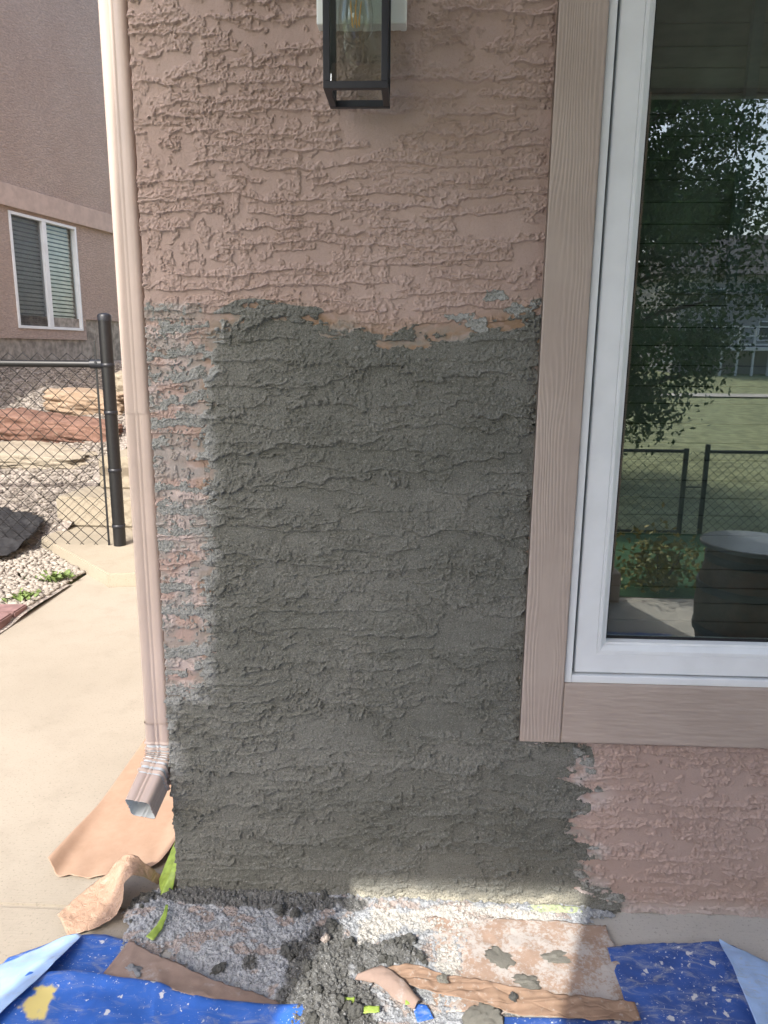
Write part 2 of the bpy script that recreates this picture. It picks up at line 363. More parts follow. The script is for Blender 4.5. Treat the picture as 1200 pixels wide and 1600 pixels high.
def wall_relief(u, v):
    grain = fbm(u*290, v*290, 70, 2)-.5
    # painted coat
    p1, l1 = ridge_layer(u, v, .0285, 1, .012, .0055, .22, .85, .49)
    p2, l2 = ridge_layer(u, v, .052, 21, .018, .0075, .12, .6, .52)
    i1, k1 = islands(u, v, 17, 44, 60, .565)
    plat = np.maximum(np.maximum(p1, p2), i1*.9); lip = np.maximum(np.maximum(l1, l2), k1)
    zone = ss(.36, .6, vn(u*4.2, v*4.2, 90))
    bl = fbm(u*58, v*46, 40, 5); blob = ss(.590, .612, bl)*zone
    plat2 = np.maximum(plat, blob*.85)
    low = 1+.45*ss(.85, .30, v)
    Hp = low*(.0027*plat + .0028*lip + .0029*blob*(1-plat*.6)) + grain*(.0006+.0046*plat2) + .0007*(fbm(u*90, v*14, 55, 2)-.5) + .0012*(fbm(u*7, v*5, 56, 2)-.5)
    # fresh mortar coat
    q1, m1 = ridge_layer(u, v, .043, 101, .018, .0075, .3, 1.0, .46)
    q2, m2 = ridge_layer(u, v, .083, 131, .034, .0115, .2, .7, .47)
    j1, n1 = islands(u, v, 12, 30, 190, .525)
    qp = np.maximum(np.maximum(q1*.62, q2*.9), j1*.85); ml = np.maximum(np.maximum(m1*.62, m2*.9), n1*.9)
    g2 = fbm(u*260, v*260, 170, 2)-.5
    lump = ss(.575, .61, fbm(u*42, v*42, 160, 5))*ss(.4, .6, vn(u*6, v*9, 161))
    Hm = .0030 + low*(.0032*qp + .0044*ml) + .0018*lump + g2*(.0018+.0026*(qp+lump*.6)) + .0022*(fbm(u*9, v*11, 150, 3)-.5)
    poly = [(-.03, -.03), (-.03, .50), (.03, .515), (.08, .535), (.10, .65), (.10, .80), (.117, .94), (.109, 1.08), (.118, 1.21), (.13, 1.29), (.16, 1.325), (.21, 1.350), (.275, 1.343),
            (.352, 1.335), (.417, 1.311), (.481, 1.293), (.558, 1.300), (.634, 1.307), (.721, 1.332), (.80, 1.352), (.80, .43), (.911, .43), (.925, .385), (.895, .341), (.955, .296), (.908, .244),
            (.918, .203), (.975, .156), (.935, .103), (.97, .054), (1.04, .012), (1.05, -.03)]
    d0 = poly_sdf(u, v, poly)
    fine = fbm(u*125, v*125, 223, 3)-.5
    d = d0 + .030*(fbm(u*16, v*42, 200, 4)-.5)*1.4 + .014*(qp-.35) + .014*fine + .016*(plat2-.45)
    # dried streaks left of, above and right of the patch: mortar only caught on the raised ridges
    bord = fbm(u*34, v*70, 222, 3)
    rows, _ = ridge_layer(u, v, .0465, 301, .024, .013, .22, .70, .40)
    strip = ss(.135, .10, u)*ss(.50, .54, v)*ss(1.372, 1.362, v+.01*(bord-.5))
    top = ss(.045, .02, -d0)*ss(1.25, 1.3, v)*ss(.53, .60, vn(u*9, v*20, 210))
    right = ss(.050, .02, -d0)*(d0 < .004)*(v < .46)*(u > .88)*ss(.47, .56, vn(u*12, v*26, 212))
    bl2 = sum((np.hypot((u-a)/1.9, (v-b)*1.35) < r_*(1+1.3*(bord-.5)*2+1.5*fine)) for a, b, r_ in ((.694, 1.386, .009), (.715, 1.382, .006), (.607, 1.348, .008), (.640, 1.346, .009), (.660, 1.334, .009), (.748, 1.362, .011), (.775, 1.37, .008), (.668, 1.322, .007), (.925, .407, .007), (.95, .36, .006), (.975, .165, .009))) > 0
    caught = np.maximum(np.maximum(strip*(rows+fine*.9+.25*(bord-.5) > .20), (top+right)*(plat2+fine*.5 > .3)), bl2*1.)
    mort = (d > 0) | (caught > .5)
    em = ss(-.004, .010, d); ec = caught*(1-em)
    soft = np.where(mort, 1, 0)
    H = np.where(d > -.004, Hp*(1-em)+Hm*em, Hp)
    H = H*(1-ec) + ec*(np.maximum(Hp, .0006)*.5 + .0026 + g2*.0034)
    dry = np.clip(ss(.030, -.006, d0-.030*(fbm(u*14, v*26, 230, 3)-.5)-.016*(qp-.4)), 0, 1)*np.where(v > .5, .95, .10)*np.where(u > .16, .22, 1)
    dry = np.maximum(dry*(1-ss(.16, .4, u)*.75), np.where(bl2, 1, 0))
    dry = np.maximum(dry, .85*ss(.05, .0, u)*ss(.20, .33, v)*ss(.62, .5, v)*ss(.35, .6, bord))
    dry = np.maximum(dry, right*caught*ss(.45, .6, bord))
    near = np.exp(-(np.minimum(d, 0)/.020)**2)*(d < 0)
    stain = near*ss(.35, .65, fbm(u*20, v*24, 240, 3)+.08)*np.where(v > .5, .85, .15)*np.where(u < .13, .8, 1)
    stain = np.maximum(stain, .9*np.exp(-(np.minimum(d0, 0)/.026)**2)*(d < 0)*(v > .5)*ss(.30, .55, bord)*np.where(u < .13, .6, 1))
    stain = np.maximum(stain, .5*ss(1.30, 1.315, v)*ss(1.35, 1.325, v)*(u > .3)*ss(.4, .6, bord))
    dust = np.exp(-(np.minimum(d0, 0)/.045)**2)*(v < .5)*ss(.4, .62, fbm(u*26, v*30, 250, 3))*.8
    dust = np.maximum(dust, .55*strip*(1-caught)*ss(.4, .6, fbm(u*18, v*30, 251, 3)))
    dust = np.maximum(dust, .6*ss(.045, .01, v)*(u > .9))
    sun_lime = ss(.055, .015, v+.020*(fbm(u*20, v*30, 260, 2)-.5)*2)*ss(.40, .44, u)*ss(1.0, .85, u)  # wall-base mask laid where the sun patch falls, painting its light
    sm = fbm(u*22, v*44, 270, 4)
    smear = np.maximum(.75*np.exp(-(np.minimum(d, 0)/.016)**2)*ss(.40, .62, sm), .55*strip*ss(.42, .62, sm))
    smear = np.maximum(smear, .45*np.exp(-(np.minimum(d0, 0)/.03)**2)*ss(.50, .62, sm))
    return H, mort, dict(dry=dry, stain=stain, dust=dust, sun_lime=sun_lime, smear=smear)

def front_wall(parent):
    Vs, Fs, A, FM = [], [], {'dry': [], 'stain': [], 'dust': [], 'sun_lime': [], 'smear': []}, []
    base = 0
    for (ua, ub, va, vb, st) in ((-.010, .80, -.01, 2.06, .00135), (.80, 1.86, -.01, .452, .0015)):
        us = np.linspace(ua, ub, int((ub-ua)/st)+1); vv = np.linspace(va, vb, int((vb-va)/st)+1)
        u, v = np.meshgrid(us, vv); H, mort, at = wall_relief(np.maximum(u, 0), v)
        x = np.where(u < 0, -H*.45, u - H*.45*np.exp(-np.maximum(u, 0)/.005)); y = np.where(u < 0, -u*1.0-.001, -H)
        y = np.where(u < 0, -H*np.exp(u/.004) - u*1.0, y)
        Vs.append(np.stack([x, y, v], -1).reshape(-1, 3)); F = grid_faces(len(us), len(vv))
        Fs.append(F+base); base += u.size
        FM.append(mort.ravel()[F].sum(1) >= 2)
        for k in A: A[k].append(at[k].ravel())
    V = np.concatenate(Vs); F = np.concatenate(Fs); fm = np.concatenate(FM); A = {k: np.concatenate(a) for k, a in A.items()}
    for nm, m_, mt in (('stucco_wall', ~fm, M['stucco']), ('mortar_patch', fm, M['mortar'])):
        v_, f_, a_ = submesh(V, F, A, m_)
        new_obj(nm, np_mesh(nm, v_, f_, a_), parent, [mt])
house = thing('stucco_house', 'pinkish brown stucco house corner with a big fresh grey mortar patch and a white window', 'house')
front_wall(house)
b = MB(); b.box(0.0, 8, .0105, .25, 2.06, 6); b.box(1.86, 8, .0105, .25, -.2, .44); b.box(.80, .879, .012, .25, .452, 2.06); b.box(2.10, 8, .0105, .25, .44, 2.06)
b.box(.0015, .25, .2502, 9, -.2, 6); b.box(0.0015, .80, .012, .25, -.2, 2.06); b.box(.80, 1.86, .012, .25, -.2, .452); b.box(.25, 8, 8.75, 9, -.2, 6)
b.build('wall_core', M['n_band'], house)

def wood_board(name, x0, x1, z0, z1, yf, th, vert, seed, parent):
    """embossed grain as relief; grain runs along z when vert"""
    L = (z1-z0) if vert else (x1-x0); W = (x1-x0) if vert else (z1-z0)
    nw = max(8, int(W/.0011)); nl = max(8, int(L/.004)) if vert else int(L/.003)
    w = np.linspace(0, W, nw); l = np.linspace(0, L, nl); w, l = np.meshgrid(w, l)
    if vert:
        ph = (w + .022*(fbm(w*14, l*2.2, seed, 3)-.5)*2 + .05*(vn(w*3, l*.9, seed+4)-.5) + .0022*(fbm(w*100, l*25, seed+6, 2)-.5))/.0075
        tt = ph-np.floor(ph); am = ss(.25, .6, vn(w*22+5, l*3.2, seed+8))
        H = .0007*am*(ss(0, .22, tt)*(1-ss(.3, 1, tt))) + .0003*(fbm(w*300, l*40, seed+2, 2)-.5)
    else:
        H = .0016*(fbm(w*190, l*26, seed, 3)-.5) + .0010*(vn(w*120, l*15, seed+3)-.5)
    e = np.minimum(np.minimum(w, W-w), np.minimum(l, L-l)); H = H*ss(0, .004, e) - .0015*ss(.002, 0, e)
    X = x0+(w if vert else l); Zz = z0+(l if vert else w); Yy = yf-H
    V = np.stack([X, Yy, Zz], -1).reshape(-1, 3); F = grid_faces(nw, nl)
    if not vert: F = F[:, ::-1]
    n0 = len(V)
    # skirt back to the wall
    idx = np.arange(n0).reshape(nl, nw); ring = np.concatenate([idx[0], idx[1:, -1], idx[-1, -2::-1], idx[-2:0:-1, 0]])
    Vb = V[ring].copy(); Vb[:, 1] = yf+th
    r2 = np.arange(len(ring))+n0; k = len(ring)
    Fs = np.stack([ring, np.roll(ring, -1), np.roll(r2, -1), r2], 1)
    return new_obj(name, np_mesh(name, np.concatenate([V, Vb]), np.concatenate([F, Fs])), parent, [M['trim']])
wood_board('trim_board', .789, .878, .4396, 2.10, -.022, .04, True, 11, house)
wood_board('trim_board', .8795, 2.10, .4396, .5785, -.021, .04, False, 31, house)
wood_board('trim_board', 2.103, 2.19, .4396, 2.10, -.022, .04, True, 51, house)
wood_board('trim_board', .789, 2.19, 2.103, 2.24, -.022, .04, False, 71, house)

# window: outer frame, sash with bevelled bead, glass, dark shade behind
win = bpy.data.objects.new('window', None); COL.objects.link(win); win.parent = house
def frame_rect(mb, x0, x1, z0, z1, wl, wb, ya, yb, bev=.0015):
    mb.box(x0, x0+wl, ya, yb, z0, z1, bev); mb.box(x1-wl, x1, ya, yb, z0, z1, bev)
    mb.box(x0+wl, x1-wl, ya+.0006, yb, z0, z0+wb, bev); mb.box(x0+wl, x1-wl, ya+.0006, yb, z1-wb, z1, bev)
WX0, WX1, WZ0, WZ1 = .8795, 2.1, .5795, 2.10
b = MB(); frame_rect(b, WX0, WX1, WZ0, WZ1, .0155, .0165, -.014, .06); b.build('window_frame', M['white_vinyl'], win)
b = MB(); frame_rect(b, WX0+.0156, WX1-.0156, WZ0+.0166, WZ1-.0166, .008, .006, .018, .06, 0); b.build('gasket', M['gap'], win)
sx0, sx1, sz0, sz1 = WX0+.0225, WX1-.0225, WZ0+.0205, WZ1-.0205
b = MB()
def mitre(mb, x0, x1, z0, z1, prof):             # prof: list of (inset, y); mitred corners
    rings = [[Vector((x0+i, y, z0+i)), Vector((x1-i, y, z0+i)), Vector((x1-i, y, z1-i)), Vector((x0+i, y, z1-i))] for i, y in prof]
    mb.loft(rings, False, 0, False)
mitre(b, sx0, sx1, sz0, sz1, [(0, .05), (0, -.004), (.002, -.006), (.043, -.0065), (.0445, -.005), (.045, -.0045), (.046, -.0065), (.052, -.006), (.060, .004), (.0615, .008), (.066, .009), (.068, .030), (.068, .05)])
b.build('sash', M['white_vinyl'], win)
gx0, gx1, gz0, gz1 = sx0+.066, sx1-.066, sz0+.066, sz1-.066
b = MB(); b.box(gx0, gx1, .029, .033, gz0, gz1); b.build('pane', M['glass'], win)
b = MB(); frame_rect(b, gx0+.0005, gx1-.0005, gz0+.0005, gz1-.0005, .006, .007, .0255, .0285, 0); b.build('glazing_seal', M['gap'], win)
b = MB()
z = gz0-.02; k = 0
while z < gz1:
    hgt = .0405 + .004*math.sin(k*2.3); b.box(gx0-.02, gx1+.02, .098, .104, z, z+hgt-.0022, .0006); z += hgt; k += 1
bl = b.build('shade_panel', M['blind'], win)
b = MB(); b.box(gx0-.02, gx1+.02, .080, .092, 1.400, 1.420, .001); b.box(1.172, 1.194, .078, .0915, 1.4205, gz1+.02, .001)
b.build('inner_rail', M['bar'], win)
b = MB(); b.box(gx0-.05, gx1+.05, .13, .25, gz0-.05, gz1+.05); b.build('room_backing', M['interior'], win)

# porch roof, seen in the glass; outline cut to let sun and skylight in
def slab(mb, pts, z0, z1): mb.loft([[Vector((x, y, z0)) for x, y in pts], [Vector((x, y, z1)) for x, y in pts]], True, 0, False)
b = MB(); slab(b, [(-.207, -.50), (-.930, -2.30), (8, -2.30), (8, -.50)], 2.50, 2.56); slab(b, [(-.207, -.50), (-.991, -2.45), (8.1, -2.45), (8.1, -.50)], 2.7005, 2.74); slab(b, [(-.207, -.50), (-.223, -.54), (8, -.54), (8, -.50)], 2.45, 2.4995)
b.build('porch_roof', [M['soffit']], house)
b = MB(); b.box(-.905, 8, -2.35, -2.305, 2.466, 2.70, .004); b.build('porch_beam', M['soffit'], house)
for x0, x1 in ((-.905, -.43), (.17, 1.60), (6.0, 6.5)):  # unseen columns added to cast shade bands along the wall foot
    b = MB(); b.box(x0, x1, -2.36, -2.17, 0, 2.45, .01); b.box(x0-.03, x1+.03, -2.39, -2.14, 0, .16, .01); b.build('shade_column', M['column'], house)
b = MB(); b.box(-.3, 8.3, -.3, 9.3, 6.0, 6.15); b.build('roof', M['roof'], house)

# ------------------------------------------------------------------ downspout
spout = thing('downspout', 'beige square metal downspout running down the house corner with a ribbed elbow outlet', 'downspout')
def rrect(cx, cy, hx, hy, r, z, flute=0, n=6):
    pts = []
    for (sx, sy, a0) in ((1, -1, -90), (1, 1, 0), (-1, 1, 90), (-1, -1, 180)):
        for k in range(n+1):
            a = R(a0+90*k/n); pts.append([cx+sx*(hx-r)+r*math.cos(a), cy+sy*(hy-r)+r*math.sin(a)])
        # flutes on the side that follows
    out = []
    for i, q in enumerate(pts):
        out.append(q)
        nx = pts[(i+1) % len(pts)]
        if i % (n+1) == n:
            dx, dy = nx[0]-q[0], nx[1]-q[1]; L = math.hypot(dx, dy); ox, oy = dy/L, -dx/L
            for s_, dep in ((.10, 0), (.30, 0), (.36, -1), (.40, -1), (.46, 0), (.54, 0), (.60, -1), (.64, -1), (.70, 0), (.9, 0)):
                out.append([q[0]+dx*s_+ox*dep*flute, q[1]+dy*s_+oy*dep*flute])
    return [Vector((a, c_, z)) for a, c_ in out]
def pipe(name, x0, x1, y0, y1, za, zb, ft, zs=()):
    b = MB(); cx, cy, hx, hy = (x0+x1)/2, (y0+y1)/2, (x1-x0)/2, (y1-y0)/2
    b.loft([rrect(cx, cy, hx, hy, .011, z_, ft) for z_ in np.linspace(za, zb, 12)], True); return b.build(name, M['spout'], spout)
pipe('pipe', -.0620, -.0070, .006, .088, 1.146, 6.0, .0006)
pipe('pipe', -.0628, -.0050, .008, .086, .405, 1.160, .0012)
b = MB(); cx = -.0330
ctr = []
def elbow_path(s):                               # s in 0..1: straight, bend, straight
    ang = ss(.25, .62, s)*R(62)
    return ang
pos = Vector((cx, .047, .440)); N = 150; rings = []; inner = []; step = .232/N
for k in range(N+1):
    s_ = k/N; a = float(elbow_path(s_)); d_ = Vector((-.16*math.sin(a), -math.sin(a), -math.cos(a))).normalized()
    sd = Vector((1, 0, 0)); sd = (sd-d_*sd.dot(d_)).normalized(); nb = sd.cross(d_)
    if nb.y < 0: nb = -nb
    rib = .0030*math.sin(s_*2*math.pi*15) if .20 < s_ < .72 else 0
    flare = .0008 if k in (0, 1) else 0
    pr = rrect(0, 0, .0300+rib+flare-.0005*s_, .041+rib+flare-.004*float(ss(.3, 1, s_)), .010, 0, .0026)
    rings.append([pos+sd*q.x+nb*q.y for q in pr])
    pr2 = rrect(0, 0, .0288-.0005*s_, .0398-.004*float(ss(.3, 1, s_)), .009, 0, .0026)
    inner.append([pos+sd*q.x+nb*q.y for q in pr2])
    pos = pos+d_*step
b.loft(rings + [inner[-1]], False); b.loft(list(reversed(inner[30:])), False, 1); e_ = b.build('elbow', [M['spout'], M['galv']], spout)

# ------------------------------------------------------------------ wall lantern
lan = thing('wall_lantern', 'black open bottom lantern with clear glass and filament bulb on a white wall block', 'lantern')
b = MB(); b.box(.355, .5175, -.032, .004, 1.853, 2.13, .003); b.build('mounting_block', M['white_metal'], lan)
LX0, LX1, LY0, LY1, LZ0, LZ1 = .381, .490, -.155, -.046, 1.709, 2.06
b = MB(); w = .0115
for x in (LX0, LX1-w):
    for y in (LY0, LY1-w): b.box(x, x+w, y, y+w, LZ0+w, LZ1-w, .0008)
for z0_ in (LZ0, LZ1-w):
    b.box(LX0, LX1, LY0, LY0+w, z0_, z0_+w, .0008); b.box(LX0, LX1, LY1-w, LY1, z0_, z0_+w, .0008)
    b.box(LX0, LX0+w, LY0+w, LY1-w, z0_+.0004, z0_+w, .0008); b.box(LX1-w, LX1, LY0+w, LY1-w, z0_+.0004, z0_+w, .0008)
b.build('lantern_frame', M['black_metal'], lan)
b = MB(); b.box(LX0-.004, LX1+.004, LY0-.004, LY1+.004, LZ1, LZ1+.012, .002); b.build('lantern_cap', M['black_metal'], lan)
b = MB(); b.box(.42, .452, LY1, -.030, 1.95, 2.09, .002); b.build('wall_arm', M['black_metal'], lan)
for p in ((LX0+w, LX1-w, LY0+.004, LY0+.006), (LX0+w, LX1-w, LY1-.006, LY1-.004)):
    b = MB(); b.box(*p, LZ0+w, LZ1-w); b.build('glass_panel', M['lamp_glass'], lan)
for p in ((LX0+.004, LX0+.006), (LX1-.006, LX1-.004)):
    b = MB(); b.box(*p, LY0+w, LY1-w, LZ0+w, LZ1-w); b.build('glass_panel', M['lamp_glass'], lan)
bc = (.4315, -.10, 1.793)
b = MB(); b.lathe([(.001, 0), (.010, .002), (.020, .009), (.0275, .021), (.0305, .036), (.030, .052), (.027, .070), (.022, .092), (.017, .112), (.0145, .128), (.0135, .134)], bc, 36)
bulb = b.build('bulb', M['bulb_glass'], lan)
fil = plain('amber_filament', (.75, .42, .08), .5, .05)
b = MB()
for k in range(6):
    a = k*math.pi/3+.3; b.tube([(bc[0]+.0065*math.cos(a), bc[1]+.0065*math.sin(a), bc[2]+.030), (bc[0]+.0105*math.cos(a+.4), bc[1]+.0105*math.sin(a+.4), bc[2]+.066)], .0011, 6)
b.build('filament', fil, bulb)
b = MB(); b.lathe([(.004, .062), (.005, .09), (.009, .105), (.011, .128)], bc, 16); b.build('glass_stem', M['bulb_glass'], bulb)
b = MB(); b.lathe([(.0142, .133), (.015, .15), (.0155, .16), (.019, .162), (.019, .26)], bc, 24); b.build('socket', M['black_metal'], lan)

# ------------------------------------------------------------------ ground levels
def sheet_grid(name, x0, x1, y0, y1, nx, ny, zf, mat_, kind='structure'):
    x, y = np.meshgrid(np.linspace(x0, x1, nx), np.linspace(y0, y1, ny)); z_ = zf(x, y)
    o = new_obj(name, np_mesh(name, np.stack([x, y, z_], -1).reshape(-1, 3), grid_faces(nx, ny)), None, [mat_]); o['kind'] = kind; return o
def yard_z(x, y):                                # falls away behind the camera, far field nearly level
    z_ = np.where(y > -2.3, -.02, np.where(y > -9, -.02-1.16*ss(-2.3, -9, y)**.9, -1.18+.00*y))
    z_ = np.where(y < -9, -1.18+1.35*ss(-9, -52, y), z_)
    back = np.minimum(.375*np.clip(y-3.02, 0, 9), 1.0)*ss(-1.95, -2.3, x)
    return np.where(y > 2.9, -.22+back, z_)
# fine/coarse spaced axes so that the one sheet reaches the horizon
xs = np.concatenate([np.linspace(-600, -40, 12), np.linspace(-30, -6, 12), np.linspace(-5, 9, 113), np.linspace(11, 60, 26), np.linspace(90, 600, 10)])
ys = np.concatenate([np.linspace(-900, -80, 14), np.linspace(-70, -12, 60), np.linspace(-11, 9, 161), np.linspace(12, 60, 10), np.linspace(90, 600, 8)])
X, Yg = np.meshgrid(xs, ys); Zg = yard_z(X, Yg)+.03*(fbm(X*1.3, Yg*1.3, 5, 2)-.5)*(np.abs(Yg+40) < 31.5)
o = new_obj('ground', np_mesh('ground', np.stack([X, Yg, Zg], -1).reshape(-1, 3), grid_faces(len(xs), len(ys))), None, [M['grass']]); o['kind'] = 'structure'
o = sheet_grid('lawn', -4, 14, -8.4, -2.25, 60, 60, lambda x, y: yard_z(x, y)+.022, M['turf'])
# patio slab (right of the corner, in front of the wall) and side path with its joint
b = MB(); b.box(.0016, 8.2, -2.24, .10, -.10, 0, .004); o = b.build('patio', M['patio']); o['kind'] = 'structure'
bm = bmesh.new()
outl = [(-1.34, 2.55), (-1.36, 1.5), (-1.36, -.058), (-.004, -.058), (-.004, 2.46), (-1.16, 2.20)]
outl = [(-1.37, -.058), (-.004, -.058), (-.004, 2.60), (-1.0, 2.55), (-1.16, 2.20), (-1.20, 2.24), (-1.37, 2.56)]
outl = [(-1.365, -.058), (-.004, -.058), (-.004, 2.46), (-1.11, 2.27), (-1.34, 2.545)]
def prism(name, pts, z0, z1, mat_, bev=.006, parent=None):
    bm = bmesh.new(); f = bm.faces.new([bm.verts.new((x, y, z0)) for x, y in pts]); r = bmesh.ops.extrude_face_region(bm, geom=[f])
    bmesh.ops.translate(bm, vec=(0, 0, z1-z0), verts=[v for v in r['geom'] if isinstance(v, bmesh.types.BMVert)])
    bmesh.ops.recalc_face_normals(bm, faces=bm.faces)
    if bev: bmesh.ops.bevel(bm, geom=[e for e in bm.edges], offset=bev, segments=2, affect='EDGES')
    me = bpy.data.meshes.new(name); bm.to_mesh(me); bm.free(); return new_obj(name, me, parent, [mat_])
o = prism('path', outl, -.12, 0, M['path']); o['kind'] = 'structure'
b = MB(); b.box(-3.2, -.0016, -2.24, -.062, -.10, 0, .006); b.box(-3.2, -1.37, -.058, 1.42, -.10, -.002, .006); o = b.build('pavement', M['path']); o['kind'] = 'structure'
# landing and steps behind the fence
st = thing('concrete_steps', 'pale concrete steps climbing behind the black fence post', 'steps')
prism('landing', [(-1.115, 2.275), (-.004, 2.465), (-.004, 3.6), (-1.80, 3.6), (-1.875, 3.03)], -.05, .075, M['step'], .01, st)
prism('step', [(-1.90, 3.31), (-.004, 3.31), (-.004, 4.6), (-1.78, 4.6)], .0755, .285, M['step'], .015, st)
prism('step', [(-1.72, 3.62), (-.004, 3.62), (-.004, 4.8), (-1.66, 4.8)], .2855, .52, M['step'], .015, st)
prism('step', [(-1.50, 4.6), (-.004, 4.6), (-.004, 5.8), (-1.5, 5.8)], .5205, .74, M['step'], .015, st)

# gravel: bed by the path and the slope behind the fence, with individual looking stones in one stuff object
def slope_z(x, y): return 1.17*(1-np.exp(-np.where(y > 3.02, .375*(y-3.02), 0)**2.2/1.17**2.2*1.15))*.0 + np.minimum(np.where(y > 3.02, .375*(y-3.02), 0), 1.10+.02*np.clip(y-6, 0, 9))*1.0 + .05*(fbm(x*2.1, y*2.1, 9, 3)-.5) + .01
x, y = np.meshgrid(np.linspace(-5.2, -1.0, 130), np.linspace(1.43, 7.6, 190)); zz = slope_z(x, y)
F = grid_faces(130, 190); cxx = x.ravel()[F].mean(1); cyy = y.ravel()[F].mean(1)
keep = ~((cxx > -1.34) & (cyy < 2.56)) & ~((cxx > -1.78) & (cyy > 2.9) & (cyy < 5)) & ~((cxx > -1.72+(cyy-2.5)*0) & (cyy > 2.27) & (cyy < 3))
keep |= (cyy > 2.5) & (cyy < 3) & (cxx < -1.36-(cyy-2.5)*.95)
V_, F_, _ = submesh(np.stack([x, y, zz], -1).reshape(-1, 3), F, {}, keep)
o = new_obj('gravel_slope', np_mesh('gravel_slope', V_, F_), None, [M['gravel']]); o['kind'] = 'structure'
ICO = None
def ico():
    bm = bmesh.new(); bmesh.ops.create_icosphere(bm, subdivisions=1, radius=1); bm.verts.ensure_lookup_table()
    v = np.array([q.co[:] for q in bm.verts]); f = np.array([[q.index for q in g.verts] for g in bm.faces]); bm.free(); return v, f
IV, IF = ico()
def scatter(name, P, S, sq, tone, mat_, attrs=None, jit=.25, smooth=False):
    n = len(P); k = len(IV)
    B = IV[None]*(1+jit*(rng.random((n, k, 1))-.5)*2)*S[:, None, None]*np.stack([1+.5*(rng.random(n)-.3), 1+.5*(rng.random(n)-.3), sq*np.ones(n)], -1)[:, None]
    a = rng.random(n)*6.28; ca, sa = np.cos(a)[:, None], np.sin(a)[:, None]
    B = np.stack([B[..., 0]*ca-B[..., 1]*sa, B[..., 0]*sa+B[..., 1]*ca, B[..., 2]], -1)
    V = (B+P[:, None]).reshape(-1, 3); F = (IF[None]+(np.arange(n)*k)[:, None, None]).reshape(-1, 3)
    at = {'tone': np.repeat(tone, k)}
    for q, w_ in (attrs or {}).items(): at[q] = np.repeat(w_, k)
    o = new_obj(name, np_mesh(name, V, F, at, smooth), None, [mat_]); o['kind'] = 'stuff'; return o
n = 8200; px_ = -1.36-rng.random(n)**1.3*1.5; py_ = 1.45+rng.random(n)*1.5
k_ = ~((px_ > -1.36-(py_-2.5)*.95) & (py_ > 2.5)); px_, py_ = px_[k_], py_[k_]; n = len(px_)
S_ = .005+.014*rng.random(n)**2
tag(scatter('river_pebbles', np.stack([px_, py_, slope_z(px_, py_)+S_*.3], -1), S_, .65, .45+.55*rng.random(n), M['pebble'], smooth=True), 'rounded pale river pebbles bedding the strip beside the sunlit path', 'pebbles')
n = 15000; px_ = -4.4+rng.random(n)*3.1; py_ = 2.95+rng.random(n)*3.4; k_ = ~((px_ > -1.86) & (py_ < 4.9)); px_, py_ = px_[k_], py_[k_]; n = len(px_)
S_ = .008+.012*rng.random(n)**2
tag(scatter('crushed_gravel', np.stack([px_, py_, slope_z(px_, py_)+S_*.3], -1), S_, .7, .75*rng.random(n), M['pebble']), 'grey brown crushed gravel covering the slope behind the chain link fence', 'gravel')
# rocks
def boulder(name, c_, dims, rot, mat_, label, seed, flat=.5):
    bm = bmesh.new(); bmesh.ops.create_cube(bm, size=2); bmesh.ops.subdivide_edges(bm, edges=bm.edges, cuts=19, use_grid_fill=True)
    V = np.array([v.co[:] for v in bm.verts]); nrm = V/np.linalg.norm(V, axis=1)[:, None]
    V = V*(flat)+nrm*1.25*(1-flat)
    V = V*(1+.20*(fbm(V[:, 0]*1.2+V[:, 2]*.7+9, V[:, 1]*1.2+V[:, 2]*.6, seed, 4)-.5)[:, None]*2)
    V += .16*(fbm(V[:, 0]*5+V[:, 1]*3, V[:, 2]*9+V[:, 1], seed+3, 4)-.5)[:, None]*nrm*2; q_ = np.abs(vn(V[:, 0]*2+V[:, 2]*1.4, V[:, 2]*3.1+V[:, 1]*2, seed+8)-.5); V -= (.10*ss(.06, 0, q_))[:, None]*nrm
    for v, q in zip(bm.verts, V): v.co = q*np.array(dims)*.5
    for f in bm.faces: f.smooth = True
    me = bpy.data.meshes.new(name); bm.to_mesh(me); bm.free()
    o = new_obj(name, me, None, [mat_]); o.location = c_; o.rotation_euler = rot; return tag(o, label, 'boulder')
boulder('boulder', (-2.37, 5.05, .80), (.66, .42, .21), (0, R(3), R(6)), M['rock_tan'], 'tan squared boulder resting on the gravel slope above the red rock', 3, .78)
boulder('boulder', (-2.47, 4.58, .60), (1.0, .42, .22), (R(4), R(6), R(3)), M['rock_red'], 'long reddish brown rock lying on the gravel slope behind the fence', 8, .72)
boulder('boulder', (-2.65, 4.20, .42), (1.35, .42, .17), (R(8), R(3), R(-3)), M['rock_pale'], 'pale flat stone slab half sunk in gravel below the red rock', 14, .74)
boulder('boulder', (-2.02, 5.35, .93), (.5, .4, .26), (0, 0, R(10)), M['rock_pale'], 'small buff grey rock high on the slope beside the fence post', 19, .6)

# ------------------------------------------------------------------ chain link fence
def chain_link(mb, x0, x1, z0, z1, y, dx, dz, r, ny=None):
    k = 0; x_ = x0
    while x_ < x1:
        pts = []; nseg = int((z1-z0)/dz)
        for j in range(nseg+1):
            off = dx*.5 if (j+k) % 2 else -dx*.5
            pts.append((x_+off*1.02, y+(.0022 if (j+k) % 2 else -.0022), z0+j*dz))
        mb.tube(pts, r, 4, False); x_ += dx; k += 1
FY = 2.87
fence = thing('chain_link_fence', 'black chain link fence panel with its capped end post on the concrete path', 'fence')
b = MB(); b.tube([(-1.285, FY, -.0), (-1.285, FY, 1.44)], .0375, 24)
post = b.build('post', M['black_fence'], fence)
b = MB(); b.lathe([(.0400, 1.435), (.0400, 1.462), (.037, 1.470), (.026, 1.477), (.004, 1.480)], (-1.285, FY, 0), 24); b.build('post_cap', M['black_metal'], post)
